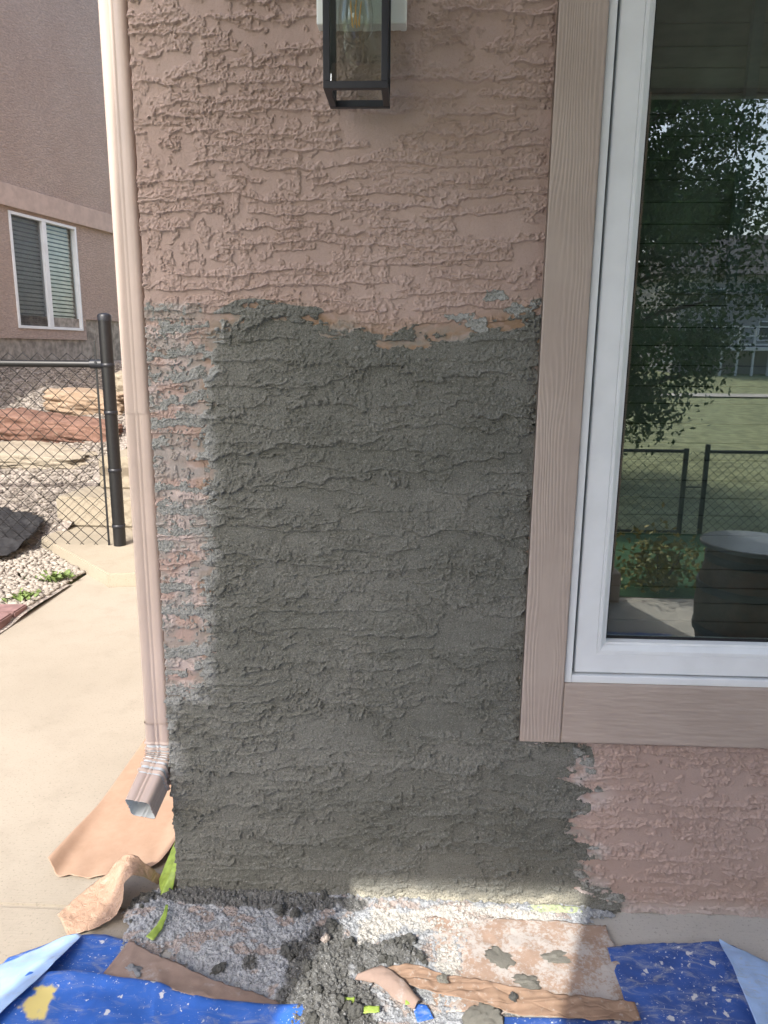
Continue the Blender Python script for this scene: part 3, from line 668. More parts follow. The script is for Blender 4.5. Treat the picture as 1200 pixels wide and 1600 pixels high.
for z_ in (.20, .55, .90, 1.18):
    b = MB(); b.lathe([(.0378, z_-.011), (.0405, z_-.010), (.0405, z_+.010), (.0378, z_+.011)], (-1.285, FY, 0), 24); b.build('post_band', M['black_metal'], fence)
b = MB(); b.tube([(-1.335, FY, 1.185), (-4.2, FY, 1.185)], .0215, 14); b.build('top_rail', M['black_fence'], fence)
b = MB(); b.tube([(-1.315, FY, 1.186), (-1.385, FY, 1.186)], .0275, 16); b.tube([(-1.345, FY-.03, 1.195), (-1.345, FY+.03, 1.195)], .008, 8); b.build('rail_cup', M['black_metal'], fence)
b = MB(); b.box(-1.358, -1.346, FY-.009, FY-.003, .045, 1.32, .001); b.build('tension_bar', M['black_fence'], fence)
b = MB(); chain_link(b, -1.372, -1.37+.001, .04, 1.24, FY, .046, .041, .0018)
b = MB(); x_ = -1.372
kk = 0
while x_ > -4.2:
    pts = []
    for j in range(30):
        off = .0225 if (j+kk) % 2 else -.0225
        pts.append((x_+off, FY+(.003 if (j+kk) % 2 else -.003), .045+j*.0415))
    b.tube(pts, .0027, 5, False); x_ -= .0445; kk += 1
b.build('mesh', M['black_fence'], fence)

# edging pavers, weeds, fabric
for pts, lab in (([(-1.47, 1.72), (-1.335, 1.735), (-1.335, 1.855), (-1.50, 1.845)], 'short purple brown paver closing the pebble strip beside the path'),
                 ([(-1.335, 1.595), (-1.375, 1.42), (-1.50, 1.42), (-1.46, 1.60)], 'purple paver at the left picture edge along the path'),
                 ([(-1.34, 1.73), (-1.337, 1.60), (-1.462, 1.605), (-1.465, 1.715)], 'purple paver between the other two beside the path')):
    o = prism('edging_paver', [(x-.012, y) for x, y in pts], -.02, .045, M['paver'], .006); tag(o, lab, 'paver', 'purple pavers edging the path')
o = prism('edging_paver', [(-2.4, 1.73), (-1.49, 1.725), (-1.515, 1.845), (-2.4, 1.85)], -.02, .043, M['paver'], .006); tag(o, 'long purple brown paver crossing the pebbles at the left picture edge', 'paver', 'purple pavers edging the path')
def weed(c_, n_, h_, label, seed):
    r = random.Random(seed); b = MB()
    for k in range(n_):
        a = r.random()*6.28; l = h_*(.5+r.random()); x_, y_ = c_[0]+r.gauss(0, .034), c_[1]+r.gauss(0, .034)
        d_ = Vector((math.cos(a), math.sin(a), .5+r.random())); d_.normalize(); sd = Vector((-d_.y, d_.x, 0)).normalized()*l*.22
        p = Vector((x_, y_, .02)); q = p+d_*l*.55; e = p+d_*l+Vector((0, 0, -l*.2))
        b.quad(p, q+sd, e, q-sd)
    return tag(b.build('weed', M['leaf']), label, 'weed')
weed((-1.44, 1.99), 90, .042, 'larger green weed growing in the pebbles near the purple pavers', 1)
weed((-1.42, 2.33), 80, .044, 'small green weed in pebbles close to the fence foot', 2)

def coons(name, top, bot, nu, nv, mat_, parent=None, zn=.0, zs=20, seed=0, thick=.0003, edge=.0, yellow=None, dust=None, side=.0, fold=None, tpow=1.):
    """surface between two polylines (3-D), subdivided; zn: crinkle height"""
    def resample(P, n):
        P = np.array(P, float); d = np.r_[0, np.cumsum(np.linalg.norm(np.diff(P, axis=0), axis=1))]; s_ = np.linspace(0, d[-1], n)
        # Catmull-like smoothing by double linear pass
        Q = np.stack([np.interp(s_, d, P[:, k]) for k in range(3)], -1)
        for _ in range(max(1, n//22)):
            Q[1:-1] = .25*Q[:-2]+.5*Q[1:-1]+.25*Q[2:]
        return Q
    A = resample(top, nu); B = resample(bot, nu); t_ = np.linspace(0, 1, nv)[:, None, None]**tpow
    P = A[None]*(1-t_)+B[None]*t_
    if fold is not None: P[..., 2] += fold(np.linspace(0, 1, nu)[None, :], np.linspace(0, 1, nv)[:, None])
    x, y = P[..., 0].copy(), P[..., 1].copy()
    cr = np.abs(fbm(x*zs, y*zs, seed, 3)-.5)*2; P[..., 2] += zn*(1-cr)
    if edge:
        for row, sg in ((0, 1), (-1, -1)):
            jj = edge*(fbm(x[row]*90, y[row]*90+seed, seed+4, 3)-.5)*2
            P[row, :, 1] += jj; P[row, :, 0] += jj*.4
        for c_ in (0, -1):
            jj = side*(fbm(x[:, c_]*90, y[:, c_]*90+seed, seed+5, 3)-.5)*2
            P[:, c_, 0] += jj
    at = {}
    if yellow is not None: at['yellow'] = yellow(x, y).ravel()
    if dust is not None: at['dust'] = dust(x, y).ravel()
    o = new_obj(name, np_mesh(name, P.reshape(-1, 3), grid_faces(nu, nv), at), parent, [mat_])
    md = o.modifiers.new('thickness', 'SOLIDIFY'); md.thickness = thick; md.offset = -1
    return o
o = coons('landscape_fabric', [(-2.35, 3.42, .16), (-2.10, 3.30, .15), (-1.93, 3.22, .13), (-1.91, 3.05, .08)], [(-2.9, 3.05, .10), (-2.5, 2.80, .05), (-2.1, 2.55, .035), (-1.87, 2.62, .03)], 60, 60, M['fabric'], zn=.035, zs=9, seed=3, edge=.05)
tag(o, 'crumpled black landscape fabric bunched beside the concrete steps', 'landscape fabric')

# ------------------------------------------------------------------ paper, tape and tarps at the wall foot
front = [(-.356, .070), (-.335, .045), (-.312, .033), (-.24, .030), (-.173, .043), (-.13, .060), (-.079, .081), (-.048, .105), (-.02, .115)]
def kraft_sheet():
    nu, nv = 90, 110; s_ = np.linspace(0, 1, nu); fx = np.interp(s_, np.linspace(0, 1, len(front)), [p[0] for p in front]); fy = np.interp(s_, np.linspace(0, 1, len(front)), [p[1] for p in front])
    fy = fy+.005*(fbm(fx*60, fx*0, 3, 3)-.5)*2
    t_ = np.linspace(0, 1, nv)[:, None]**1.2
    x = fx[None]*(1-t_)+np.linspace(-.37, -.014, nu)[None]*t_; x = np.where(t_ < .25, fx[None]+(np.interp(s_, [0, 1], [-.335, -.014])[None]-fx[None])*(t_/.25), np.interp(s_, [0, 1], [-.335, -.014])[None]+0*t_)
    y = fy[None]*(1-t_)+1.05*t_
    z_ = .004+.0035*fbm(x*9, y*5, 4, 2)
    w = np.clip((x+.115)/.10, 0, 1); z_ = z_+.15*w**2.2*(.6+.4*ss(.0, .3, y)); x = x - .0*w
    z_ = z_+.022*np.exp(-((x+.345)/.022)**2)*ss(.45, .05, y)+.006*ss(.16, .03, y)*np.sin(x*40)**2
    P = np.stack([x, y, z_], -1).reshape(-1, 3)
    o = new_obj('kraft_paper_sheet', np_mesh('kraft_paper_sheet', P, grid_faces(nu, nv), {'dust': np.zeros(nu*nv)}), None, [M['kraft']])
    md = o.modifiers.new('thickness', 'SOLIDIFY'); md.thickness = .0006; md.offset = -1
    return tag(o, 'large smooth brown kraft paper sheet on the path below the downspout', 'paper')
kraft_sheet()
o = coons('paper_strip', [(-.249, -.099, .012), (-.215, -.041, .022), (-.177, -.002, .040), (-.152, .008, .068), (-.128, .013, .088), (-.100, .012, .080), (-.070, .012, .050), (-.045, .030, .014)],
          [(-.202, -.150, .004), (-.145, -.134, .008), (-.112, -.108, .016), (-.100, -.082, .040), (-.108, -.060, .066), (-.092, -.040, .074), (-.075, -.018, .050), (-.055, .005, .012)], 70, 34, M['kraft_wet'], zn=.006, zs=42, seed=6, edge=.004)
tag(o, 'wet crinkled brown paper strip curling up into an arch beside the rubble', 'paper')
o = coons('green_tape', [(-.030, .10, .085), (-.008, .085, .095), (-.004, .012, .075)], [(-.052, .012, .022), (-.032, -.032, .014), (-.010, -.012, .016)], 24, 24, M['green_tape'], zn=.004, zs=60, seed=8, edge=.002)
tag(o, 'bright green masking tape stuck to the foot of the house corner', 'tape')
o = coons('green_tape', [(-.006, -.075, .030), (-.003, -.10, .028), (-.008, -.13, .024), (-.022, -.160, .020)], [(.000, -.075, .030), (.006, -.10, .026), (.006, -.135, .018), (-.004, -.166, .016)], 20, 6, M['green_tape'], zn=.002, zs=60, seed=9)
tag(o, 'thin curved strip of green tape lying over grey rubble', 'tape')
for k, (p, q, lab) in enumerate((((.418, -.312), (.448, -.310), 'left green tape scrap poking out of the dark rubble at the bottom edge'), ((.462, -.331), (.498, -.327), 'middle green tape scrap under dark rubble at the bottom edge'), ((.548, -.308), (.566, -.304), 'small green tape scrap beside the folded brown paper'))):
    o = coons('green_tape', [(p[0], p[1]+.006, .034), (q[0], q[1]+.006, .034)], [(p[0], p[1]-.006, .031), (q[0], q[1]-.005, .030)], 14, 6, M['green_tape'], zn=.003, zs=80, seed=12+k, edge=.002)
    tag(o, lab, 'tape', 'green tape scraps in the rubble')
o = coons('green_tape', [(.83, -.010, .012), (.90, -.010, .014), (.955, -.012, .010)], [(.83, -.028, .008), (.90, -.030, .010), (.955, -.026, .008)], 40, 8, plain('pale_green_tape', (.40, .45, .27), .6, .3, 120), zn=.004, zs=80, seed=17, edge=.004)
tag(o, 'pale dusty green tape along the wall foot at the right end of the mortar', 'tape')

yel = lambda x, y: ss(.030, .018, np.hypot((x+.165)*1.0, (y+.345)*.8)+.022*(fbm(x*70, y*70, 77, 3)-.5)*2)
noy = lambda x, y: 0*x
TL = thing('blue_tarp', 'bright blue tarp with yellow stain and pale folded flap at the lower left', 'tarp')
coons('sheet', [(-.30, -.215, .003), (-.20, -.155, .004), (-.150, -.146, .006), (-.118, -.148, .008), (-.04, -.165, .006), (.02, -.20, .005)], [(-.36, -.50, .002), (-.23, -.48, .003), (-.10, -.46, .003), (.0, -.46, .003), (.10, -.46, .003)], 60, 40, M['tarp'], TL, zn=.004, zs=10, seed=21, yellow=noy)
coons('front_fold', [(-.216, -.276, .020), (-.14, -.272, .022), (-.071, -.273, .022), (.04, -.286, .020), (.166, -.314, .016), (.255, -.318, .014), (.335, -.311, .012), (.40, -.318, .01)],
      [(-.75, -1.75, .010), (-.5, -1.75, .012), (-.2, -1.75, .012), (.1, -1.75, .010), (.3, -1.75, .010), (.5, -1.75, .010), (.6, -1.75, .010), (.66, -1.75, .01)], 220, 200, M['tarp'], TL, zn=.010, zs=7, seed=23, yellow=yel, tpow=1.7, fold=lambda a, c: .010*np.exp(-((c-.05)/.06)**2)+.006*np.sin(a*21+c*5)*ss(0, .2, c))  # drawn far out of view to cut light bouncing off the ground
fl = coons('folded_flap', [(-0.438, -0.346, 0.006), (-0.302, -0.244, 0.010), (-0.242, -0.199, 0.012), (-0.203, -0.164, 0.012), (-0.175, -0.155, 0.014)], [(-0.276, -0.571, 0.040), (-0.218, -0.396, 0.046), (-0.193, -0.328, 0.046), (-0.170, -0.251, 0.040), (-0.163, -0.163, 0.018)], 40, 30, M['tarp_back'], TL, zn=.006, zs=14, seed=25, yellow=noy)
TR = thing('blue_tarp', 'dusty dark blue tarp speckled white with a pale folded corner at the lower right', 'tarp')
coons('sheet', [(.985, -.128, .007), (1.03, -.118, .006), (1.088, -.110, .008), (1.15, -.108, .006), (1.20, -.103, .008), (1.245, -.097, .010), (1.33, -.17, .008)],
      [(1.0, -1.70, .005), (1.02, -1.70, .005), (1.1, -1.70, .005), (1.2, -1.70, .005), (1.3, -1.70, .005), (1.4, -1.70, .006), (1.75, -1.70, .005)], 100, 150, M['tarp_dirty'], TR, zn=.008, zs=11, tpow=1.5, seed=31, edge=.003, side=.0, yellow=noy)  # unseen far part added as dark ground against bounced light
coons('folded_corner', [(1.236, -.098, .018), (1.27, -.128, .020), (1.318, -.166, .022), (1.42, -.26, .02)], [(1.234, -.104, .016), (1.228, -.18, .030), (1.219, -.30, .028), (1.20, -.46, .03)], 40, 30, M['tarp_back'], TR, zn=.004, zs=16, seed=33, yellow=noy)
o = coons('torn_paper', [(-.055, -.170, .014), (.028, -.212, .018), (.11, -.248, .020), (.18, -.275, .018), (.250, -.290, .014), (.30, -.305, .01)], [(-.075, -.270, .016), (-.014, -.286, .022), (.08, -.303, .026), (.166, -.320, .024), (.254, -.318, .018), (.302, -.312, .012)], 70, 24, M['kraft_dusty'], zn=.008, zs=15, seed=41, edge=.004)
tag(o, 'mauve brown torn paper between the left blue tarp and the grey rubble', 'paper')
o = coons('powdered_paper', [(.60, -.055, .004), (.75, -.05, .005), (.90, -.052, .006), (1.0, -.062, .005)], [(.60, -.30, .004), (.75, -.30, .006), (.9, -.31, .005), (1.012, -.325, .004)], 110, 60, M['kraft_powder'], zn=.006, zs=14, seed=43, edge=.006, side=.006)
tag(o, 'flat brown paper dusted with white powder right of the dark heap', 'paper')
o = coons('rolled_paper', [(.470, -.232, .018), (.556, -.214, .026), (.64, -.236, .025), (.711, -.248, .024), (.78, -.258, .022), (.837, -.264, .021), (.92, -.270, .018), (1.002, -.272, .014)],
          [(.480, -.246, .014), (.556, -.262, .020), (.608, -.278, .020), (.66, -.290, .020), (.708, -.300, .020), (.78, -.318, .018), (.90, -.318, .016), (1.004, -.314, .014)], 90, 26, M['kraft_rolled'], zn=.009, zs=21, seed=45, edge=.003,
          fold=lambda a, c: .004*np.abs(vn(a*9+c*5, c*1.6+a*5, 88)-.5))
tag(o, 'long rolled brown paper strip across the white powder at lower right', 'paper')
o = coons('folded_paper', [(.455, -.246, .030), (.50, -.232, .042), (.54, -.262, .040), (.578, -.300, .026)], [(.445, -.258, .026), (.49, -.268, .030), (.525, -.300, .028), (.566, -.318, .022)], 40, 18, M['kraft_dusty'], zn=.006, zs=30, seed=47, edge=.003, fold=lambda a, c: .008*np.sin(c*math.pi))
tag(o, 'short folded brown paper scrap sticking out of the dark rubble', 'paper')
o = coons('tarp_scrap', [(.560, -.300, .020), (.590, -.300, .020)], [(.572, -.335, .014), (.604, -.325, .014)], 14, 12, M['tarp'], zn=.003, zs=40, seed=49, yellow=noy)
tag(o, 'small bright blue tarp scrap below the folded brown paper', 'tarp')
o = coons('tarp_strip', [(.74, -.312, .010), (.86, -.308, .010), (1.02, -.306, .008)], [(.64, -1.72, .008), (.86, -1.72, .008), (1.04, -1.72, .0065)], 40, 80, M['tarp_dirty'], zn=.004, zs=14, tpow=1.6, seed=51, yellow=noy)  # lengthened out of view to dim ground bounce on the wall
tag(o, 'blue tarp edge showing under the rolled brown paper', 'tarp')

# ------------------------------------------------------------------ rubble
def gb(x, y, blobs): return sum(a*np.exp(-((x-bx)/sx)**2-((y-by)/sy)**2) for bx, by, sx, sy, a in blobs)
OUT = [(-.115, -.07), (-.075, -.02), (-.03, .015), (.0, .02), (.98, .02), (1.03, -.02), (.96, -.045), (.80, -.06), (.70, -.10), (.68, -.17), (.67, -.215), (.68, -.26), (.78, -.30), (.80, -.43), (.30, -.42), (.33, -.325), (.26, -.29), (.15, -.255), (.07, -.215), (.03, -.18),
       (.0, -.20), (-.01, -.24), (-.04, -.262), (-.06, -.23), (-.09, -.18), (-.08, -.13)]
DARK = [(.365, -.20, .085, .11, 1.1), (.53, -.175, .060, .042, 1.2), (.405, -.32, .10, .07, 1.1), (.20, -.030, .28, .022, 1.1), (-.085, -.055, .035, .05, .9), (.22, -.205, .022, .02, .7), (.10, -.02, .12, .02, .6)]
WHITE = [(.50, -.07, .045, .05, 1.0), (.62, -.065, .09, .035, 1.1), (.78, -.045, .13, .025, 1.1), (.46, -.13, .03, .05, .9), (.64, -.17, .03, .06, .9), (.68, -.23, .05, .04, .8), (.58, -.30, .05, .03, .5)]
HEAP = [(.365, -.20, .075, .09, .022), (.53, -.18, .052, .04, .030), (.405, -.33, .09, .06, .026), (.20, -.005, .35, .03, .014), (-.055, -.075, .05, .06, .014), (.12, -.13, .10, .06, .008), (.70, -.02, .3, .02, .006)]
def rub_h(x, y):
    d = poly_sdf(x, y, OUT)+.022*(fbm(x*34, y*34, 300, 4)-.5)*2
    h = .003+ss(0, .03, d)*.006+gb(x, y, HEAP)*(.7+.6*fbm(x*30, y*30, 310, 2))
    dkk = np.clip(gb(x, y, DARK), 0, 1)
    h = h+(.0055+.0125*dkk)*(fbm(x*(70+0*dkk), y*70, 320, 5)-.5)*ss(0, .02, d) + .0065*(fbm(x*170, y*170, 325, 2)-.5) + .0035*(fbm(x*300, y*300, 330, 2)-.5)
    return h, d
def tones(x, y):
    n_ = (fbm(x*28, y*28, 340, 4)-.5)*1.5
    dk = ss(.42, .62, gb(x, y, DARK)+n_*.6); wt = ss(.42, .62, gb(x, y, WHITE)+n_*.8)*(1-dk)
    br = ss(.60, .68, fbm(x*22+3, y*34, 350, 3))*(1-dk)*.8
    return dk, wt, br
x, y = np.meshgrid(np.arange(-.14, 1.06, .0017), np.arange(-.45, .024, .0017)); h, d = rub_h(x, y); dk, wt, br = tones(x, y)
F = grid_faces(x.shape[1], x.shape[0]); V = np.stack([x, y, h], -1).reshape(-1, 3)
V_, F_, A_ = submesh(V, F, dict(dark=dk.ravel(), white=wt.ravel(), brown=br.ravel()), d.ravel()[F].min(1) > 0)
o = new_obj('mortar_rubble', np_mesh('mortar_rubble', V_, F_, A_), None, [M['rubble']]); tag(o, 'crumbly grey and white mortar rubble spilled along the wall foot', 'rubble', kind='stuff')
n = 15000; px_ = -.13+rng.random(n)*1.15; py_ = -.43+rng.random(n)*.44; h, d = rub_h(px_, py_); dk, wt, br = tones(px_, py_)
k_ = (d > -.012+.02*rng.random(n)) & (rng.random(n) < .35+.65*np.clip(dk+wt, 0, 1)); px_, py_, h, dk, wt = (q[k_] for q in (px_, py_, h, dk, wt)); n = len(px_)
S_ = .0008+.0034*rng.random(n)**3.5+.0022*dk*rng.random(n)**3
tag(scatter('mortar_crumbs', np.stack([px_, py_, h+S_*.5], -1), S_, .8, rng.random(n), M['rubble'], dict(dark=np.clip(dk+.25*(rng.random(n)-.5), 0, 1), white=wt, brown=0*wt), .3), 'loose pea sized mortar crumbs strewn over the rubble', 'crumbs')
# larger lumps: individuals
lump_me = []
for s_ in range(4):
    bm = bmesh.new(); bmesh.ops.create_icosphere(bm, subdivisions=4, radius=1)
    V = np.array([v.co[:] for v in bm.verts]); k_ = 1+.55*(fbm(V[:, 0]*1.8+V[:, 2]*1.1+s_*7, V[:, 1]*1.8+V[:, 2]*.9, 400+s_, 4)-.5)*2+.55*(fbm(V[:, 0]*4+V[:, 2]*3, V[:, 1]*4+V[:, 2]*2.4, 410+s_, 4)-.5)*2
    for v, q in zip(bm.verts, V*k_[:, None]): v.co = q*np.array((1, .85, .7))
    [setattr(f, 'smooth', True) for f in bm.faces]; me = bpy.data.meshes.new('mortar_clod'); bm.to_mesh(me); bm.free(); me.materials.append(M['clod']); lump_me.append(me)
rl = random.Random(5)
for k in range(60):
    bx, by, sx, sy, a = rl.choice(DARK[:3]+DARK[:3]+DARK[4:5]); x_, y_ = bx+rl.gauss(0, sx*.6), by+rl.gauss(0, sy*.6)
    hh, dd = rub_h(np.array([x_]), np.array([y_]))
    if dd[0] < .004 or y_ < -.40: continue
    o = bpy.data.objects.new('mortar_clod', lump_me[k % 4]); COL.objects.link(o); r_ = .005+.010*rl.random()**2
    o.location = (x_, y_, hh[0]+r_*.35); o.scale = (r_, r_, r_); o.rotation_euler = (rl.random(), rl.random(), rl.random()*6)
    tag(o, 'dark grey clod of damp mortar lying in the rubble heap', 'mortar clod', 'dark mortar clods in the rubble')
def lump(name, x_, y_, r_, sc, mt, label, cat, seed, z_=None):
    me = lump_me[seed % 4].copy(); me.materials.clear(); me.materials.append(mt)
    o = bpy.data.objects.new(name, me); COL.objects.link(o); hh = rub_h(np.array([x_]), np.array([y_]))[0][0] if z_ is None else z_
    o.location = (x_, y_, hh+r_*sc[2]*.35); o.scale = tuple(r_*q for q in sc); o.rotation_euler = (.1, .1, seed*1.3); return tag(o, label, cat)
lump('plaster_chip', .372, -.155, .011, (1.1, .9, 1.1), M['chip'], 'pale pinkish plaster chip sitting on the dark rubble', 'plaster chip', 1)
lump('mortar_clod', -.017, -.250, .021, (1.3, .55, .5), M['rubble'], 'long bluish grey mortar clod on the torn paper by the left tarp', 'mortar clod', 2, .018)
lump('mortar_clod', .157, -.225, .013, (1.1, .8, .7), M['clod'], 'single round dark mortar clod on the light grey rubble', 'mortar clod', 3)
lump('mortar_clod', .621, -.262, .010, (1.1, 1, .5), M['dab'], 'small flat mortar crumb stuck on the rolled brown paper', 'mortar clod', 0, .044)
lump('mortar_clod', .760, -.29, .010, (1, .9, .8), M['clod'], 'small mortar clod at the lower edge of the rolled paper', 'mortar clod', 1, .036)
o = lump('mortar_dab', .867, -.160, .026, (1.15, .62, .26), M['dab'], 'oval flat dab of drying mortar on the powdered brown paper', 'mortar dab', 0, .009); o.rotation_euler = (0, 0, .05)
lump('mortar_dab', .755, -.165, .034, (.8, 1.1, .15), M['dab'], 'elongated mortar smear on the powdered paper left of the oval dab', 'mortar dab', 1, .009)
lump('mortar_dab', .795, -.225, .024, (1.1, .8, .3), M['dab'], 'round mortar dab at the upper edge of the rolled paper', 'mortar dab', 2, .010)
lump('mortar_dab', .70, -.325, .030, (1.0, 1.2, .3), M['dab'], 'pointed grey mortar heap below the rolled paper', 'mortar dab', 3, .016)

# ------------------------------------------------------------------ neighbour house
NO = Vector((-4.943, -.404, 0)); ND = Vector((math.sin(R(11.4)), math.cos(R(11.4)), 0)); NN = Vector((math.cos(R(11.4)), -math.sin(R(11.4)), 0))
def nbox(mb, s0, s1, o0, o1, z0, z1, bev=0):     # s along the wall, o out from it
    Mx = Matrix(((ND.x, NN.x, 0, NO.x), (ND.y, NN.y, 0, NO.y), (0, 0, 1, 0), (0, 0, 0, 1)))
    mb.box(s0, s1, o0, o1, z0, z1, bev, Mx); return mb
nb = thing('neighbour_house', 'brown stucco neighbour house side wall with a smooth band above a white slider window', 'house')
n0, n1, nz0, nz1 = 6.765, 7.835, 1.475, 2.632
b = MB()
nbox(b, 1, n0, -.3, 0, 1.37, 2.665); nbox(b, n1, 7.90, -.3, 0, 1.37, 2.665); nbox(b, n0, n1, -.3, -.0005, 1.37, nz0); nbox(b, n0, n1, -.3, -.0005, nz1, 2.665)
nbox(b, 7.9, 16, -.3, -.001, 1.61, 2.665); nbox(b, 1, 16, -.3, 0, 2.88, 6.5)
b.build('wall', M['n_stucco'], nb)
b = MB(); nbox(b, 1, 16, -.3, .035, 2.6655, 2.8795, .006); b.build('band', M['n_band'], nb)
b = MB(); nbox(b, 1, 16, -.3, -.02, .2, 1.6095, 0); b.build('foundation', M['foundation'], nb)
b = MB(); nbox(b, .4, 16.5, -8, .5, 6.5, 6.7); b.build('roof', M['roof'], nb)
nw = bpy.data.objects.new('window', None); COL.objects.link(nw); nw.parent = nb
b = MB(); f_ = .03
nbox(b, n0, n0+f_, -.05, .012, nz0, nz1, .003); nbox(b, n1-f_, n1, -.05, .012, nz0, nz1, .003); nbox(b, n0+f_, n1-f_, -.05, .0115, nz0, nz0+f_, .003); nbox(b, n0+f_, n1-f_, -.05, .0115, nz1-f_, nz1, .003)
nbox(b, 7.255, 7.32, -.05, .011, nz0+f_, nz1-f_, .003); b.build('window_frame', M['white_vinyl'], nw)
b = MB(); nbox(b, n0+f_, 7.255, -.040, -.036, nz0+f_, nz1-f_); nbox(b, 7.32, n1-f_, -.040, -.036, nz0+f_, nz1-f_); b.build('pane', glass('neighbour_glass', 1.2, (.92, .95, .95)), nw)
b = MB(); z_ = nz0+f_
while z_ < nz1-f_:
    q = Matrix(((ND.x, NN.x, 0, NO.x), (ND.y, NN.y, 0, NO.y), (0, 0, 1, z_), (0, 0, 0, 1)))
    b.box(n0+.02, n1-.02, -.085, -.08, 0, .034, 0, q @ Matrix.Translation((0, -.0825, .017)) @ Matrix.Rotation(R(28), 4, 'X') @ Matrix.Translation((0, .0825, -.017))); z_ += .044
b.build('blind', M['n_blind'], nw)
b = MB(); nbox(b, n0-.02, n1+.02, -.2, -.12, nz0-.02, nz1+.02); b.build('room_backing', M['interior'], nw)
t = NT('insect_screen'); tr = t.n('ShaderNodeBsdfTransparent'); di = t.n('ShaderNodeBsdfDiffuse'); di.inputs[0].default_value = (.13, .14, .15, 1); mx = t.n('ShaderNodeMixShader'); mx.inputs[0].default_value = .32
t.l(tr.outputs[0], mx.inputs[1]); t.l(di.outputs[0], mx.inputs[2]); t.l(mx.outputs[0], t.out.inputs[0])
b = MB(); nbox(b, n0+f_, 7.255, -.022, -.020, nz0+f_, nz1-f_); b.build('insect_screen', t.m, nw)

# ------------------------------------------------------------------ the yard behind the camera (seen in the glass)
YF = -8.5
f2 = thing('chain_link_fence', 'black chain link fence and gate reflected in the window across the lawn', 'fence')
for x_ in (.5, 2.9, 4.22, 4.50, 7.2, 9.8):
    b = MB(); b.tube([(x_, YF, -1.3), (x_, YF, .03+(.06 if x_ == 4.5 else 0))], .035, 12); b.build('post', M['black_fence'], f2)
b = MB(); b.tube([(-1, YF, -.01), (4.22, YF, -.01)], .024, 10); b.tube([(4.50, YF, -.01), (11, YF, -.01)], .024, 10); b.tube([(4.22, YF, -.5), (4.5, YF, -.5)], .012, 8); b.tube([(-1, YF, -1.13), (4.22, YF, -1.13)], .02, 10); b.build('top_rail', M['black_fence'], f2)
b = MB(); x_ = .5; kk = 0
while x_ < 9:
    pts = [(x_+(.03 if (j+kk) % 2 else -.03), YF, -1.15+j*.057) for j in range(21)]
    b.tube(pts, .0048, 4, False); x_ += .06; kk += 1
b.build('mesh', M['black_fence'], f2)
o = sheet_grid('far_path', -60, 90, -31.5, -30.2, 60, 3, lambda x, y: yard_z(x, y)+.06, M['walk'])
def tree(name, c_, rad, h_, nleaf, lsize, seed, label, group=None, clump=26):
    r = np.random.default_rng(seed); root = thing(name, label, 'tree', group)
    b = MB(); x_, y_, z_ = c_; b.tube([(x_, y_, z_-.2), (x_+.05, y_, z_+h_*.2), (x_-.05, y_+.1, z_+h_*.5), (x_, y_, z_+h_*.9)], [h_*.022, h_*.017, h_*.011, .02], 10)
    for k in range(16):
        a = k*2.4; q = .15+.7*k/16; p0 = Vector((x_, y_, z_+h_*q)); L = rad*(1.05-.55*q)
        b.tube([p0, p0+Vector((math.cos(a)*L*.5, math.sin(a)*L*.5, L*.22)), p0+Vector((math.cos(a)*L*.95, math.sin(a)*L*.95, L*.3))], [h_*.008, h_*.005, .008], 6)
    b.build('trunk', M['bark'], root)
    # leaf clumps spread through the crown's volume
    nc = clump*9; u = r.normal(size=(nc, 3)); u /= np.linalg.norm(u, axis=1)[:, None]; rr_ = r.random(nc)**.45
    C_ = np.stack([u[:, 0]*rad*rr_, u[:, 1]*rad*rr_, u[:, 2]*h_*.5*rr_], -1); C_[:, :2] *= (1-.35*np.clip(C_[:, 2:]/(h_*.5), -.3, 1)); C_ += np.array([x_, y_, z_+h_*.53])
    idx = r.integers(0, nc, nleaf); P = C_[idx]+r.normal(size=(nleaf, 3))*rad*np.array([.10, .10, .075])
    n1_ = r.normal(size=(nleaf, 3)); n1_ /= np.linalg.norm(n1_, axis=1)[:, None]; n2 = np.cross(n1_, r.normal(size=(nleaf, 3))); n2 /= np.linalg.norm(n2, axis=1)[:, None]
    s_ = lsize*(.6+.8*r.random(nleaf))[:, None]
    V = np.stack([P-n1_*s_, P+n2*s_*.5, P+n1_*s_, P-n2*s_*.5], 1).reshape(-1, 3); F = np.arange(nleaf*4).reshape(-1, 4)
    new_obj('crown', np_mesh('crown', V, F, None, False), root, [M['foliage']]); return root
tree('leafy_tree', (4.1, -13.2, -1.15), 2.75, 9.2, 95000, .050, 3, 'tall dense leafy tree reflected in the window beyond the fence')
tree('leafy_tree', (13.5, -17.5, -1.15), 2.1, 8.5, 9000, .08, 4, 'thinner leafy tree right of the dense one in the reflection')
for k, (x_, y_) in enumerate(((-14, -34), (-4, -48), (44, -58), (60, -50))):
    tree('leafy_tree', (x_, y_, -.4), 3.5, 8+k % 3, 3500, .22, 20+k, 'distant round tree standing on the far side of the field', 'far trees across the field')
fh = thing('far_house', 'grey sided house with white deck stairs far across the field in the reflection', 'house')
b = MB(); b.box(16.5, 27, -56, -46, -.3, 6.0); b.build('wall', M['siding'], fh)
b = MB(); b.loft([[Vector((16, -56.5, 6)), Vector((27.5, -56.5, 6)), Vector((27.5, -45.5, 6)), Vector((16, -45.5, 6))], [Vector((16.5, -51.1, 9)), Vector((27, -51.1, 9)), Vector((27, -50.9, 9)), Vector((16.5, -50.9, 9))]], True, 0, False); b.build('roof', M['far_roof'], fh)
b = MB()
for zz_ in (1.8, 2.3, 2.8): b.box(17.5, 24, -43.55, -43.5, zz_, zz_+.09)
for k in range(8): b.box(17.5+k*.92, 17.6+k*.92, -43.6, -43.45, -.3, 2.9)
b.box(17.4, 24.1, -46, -43.4, 1.5, 1.7)
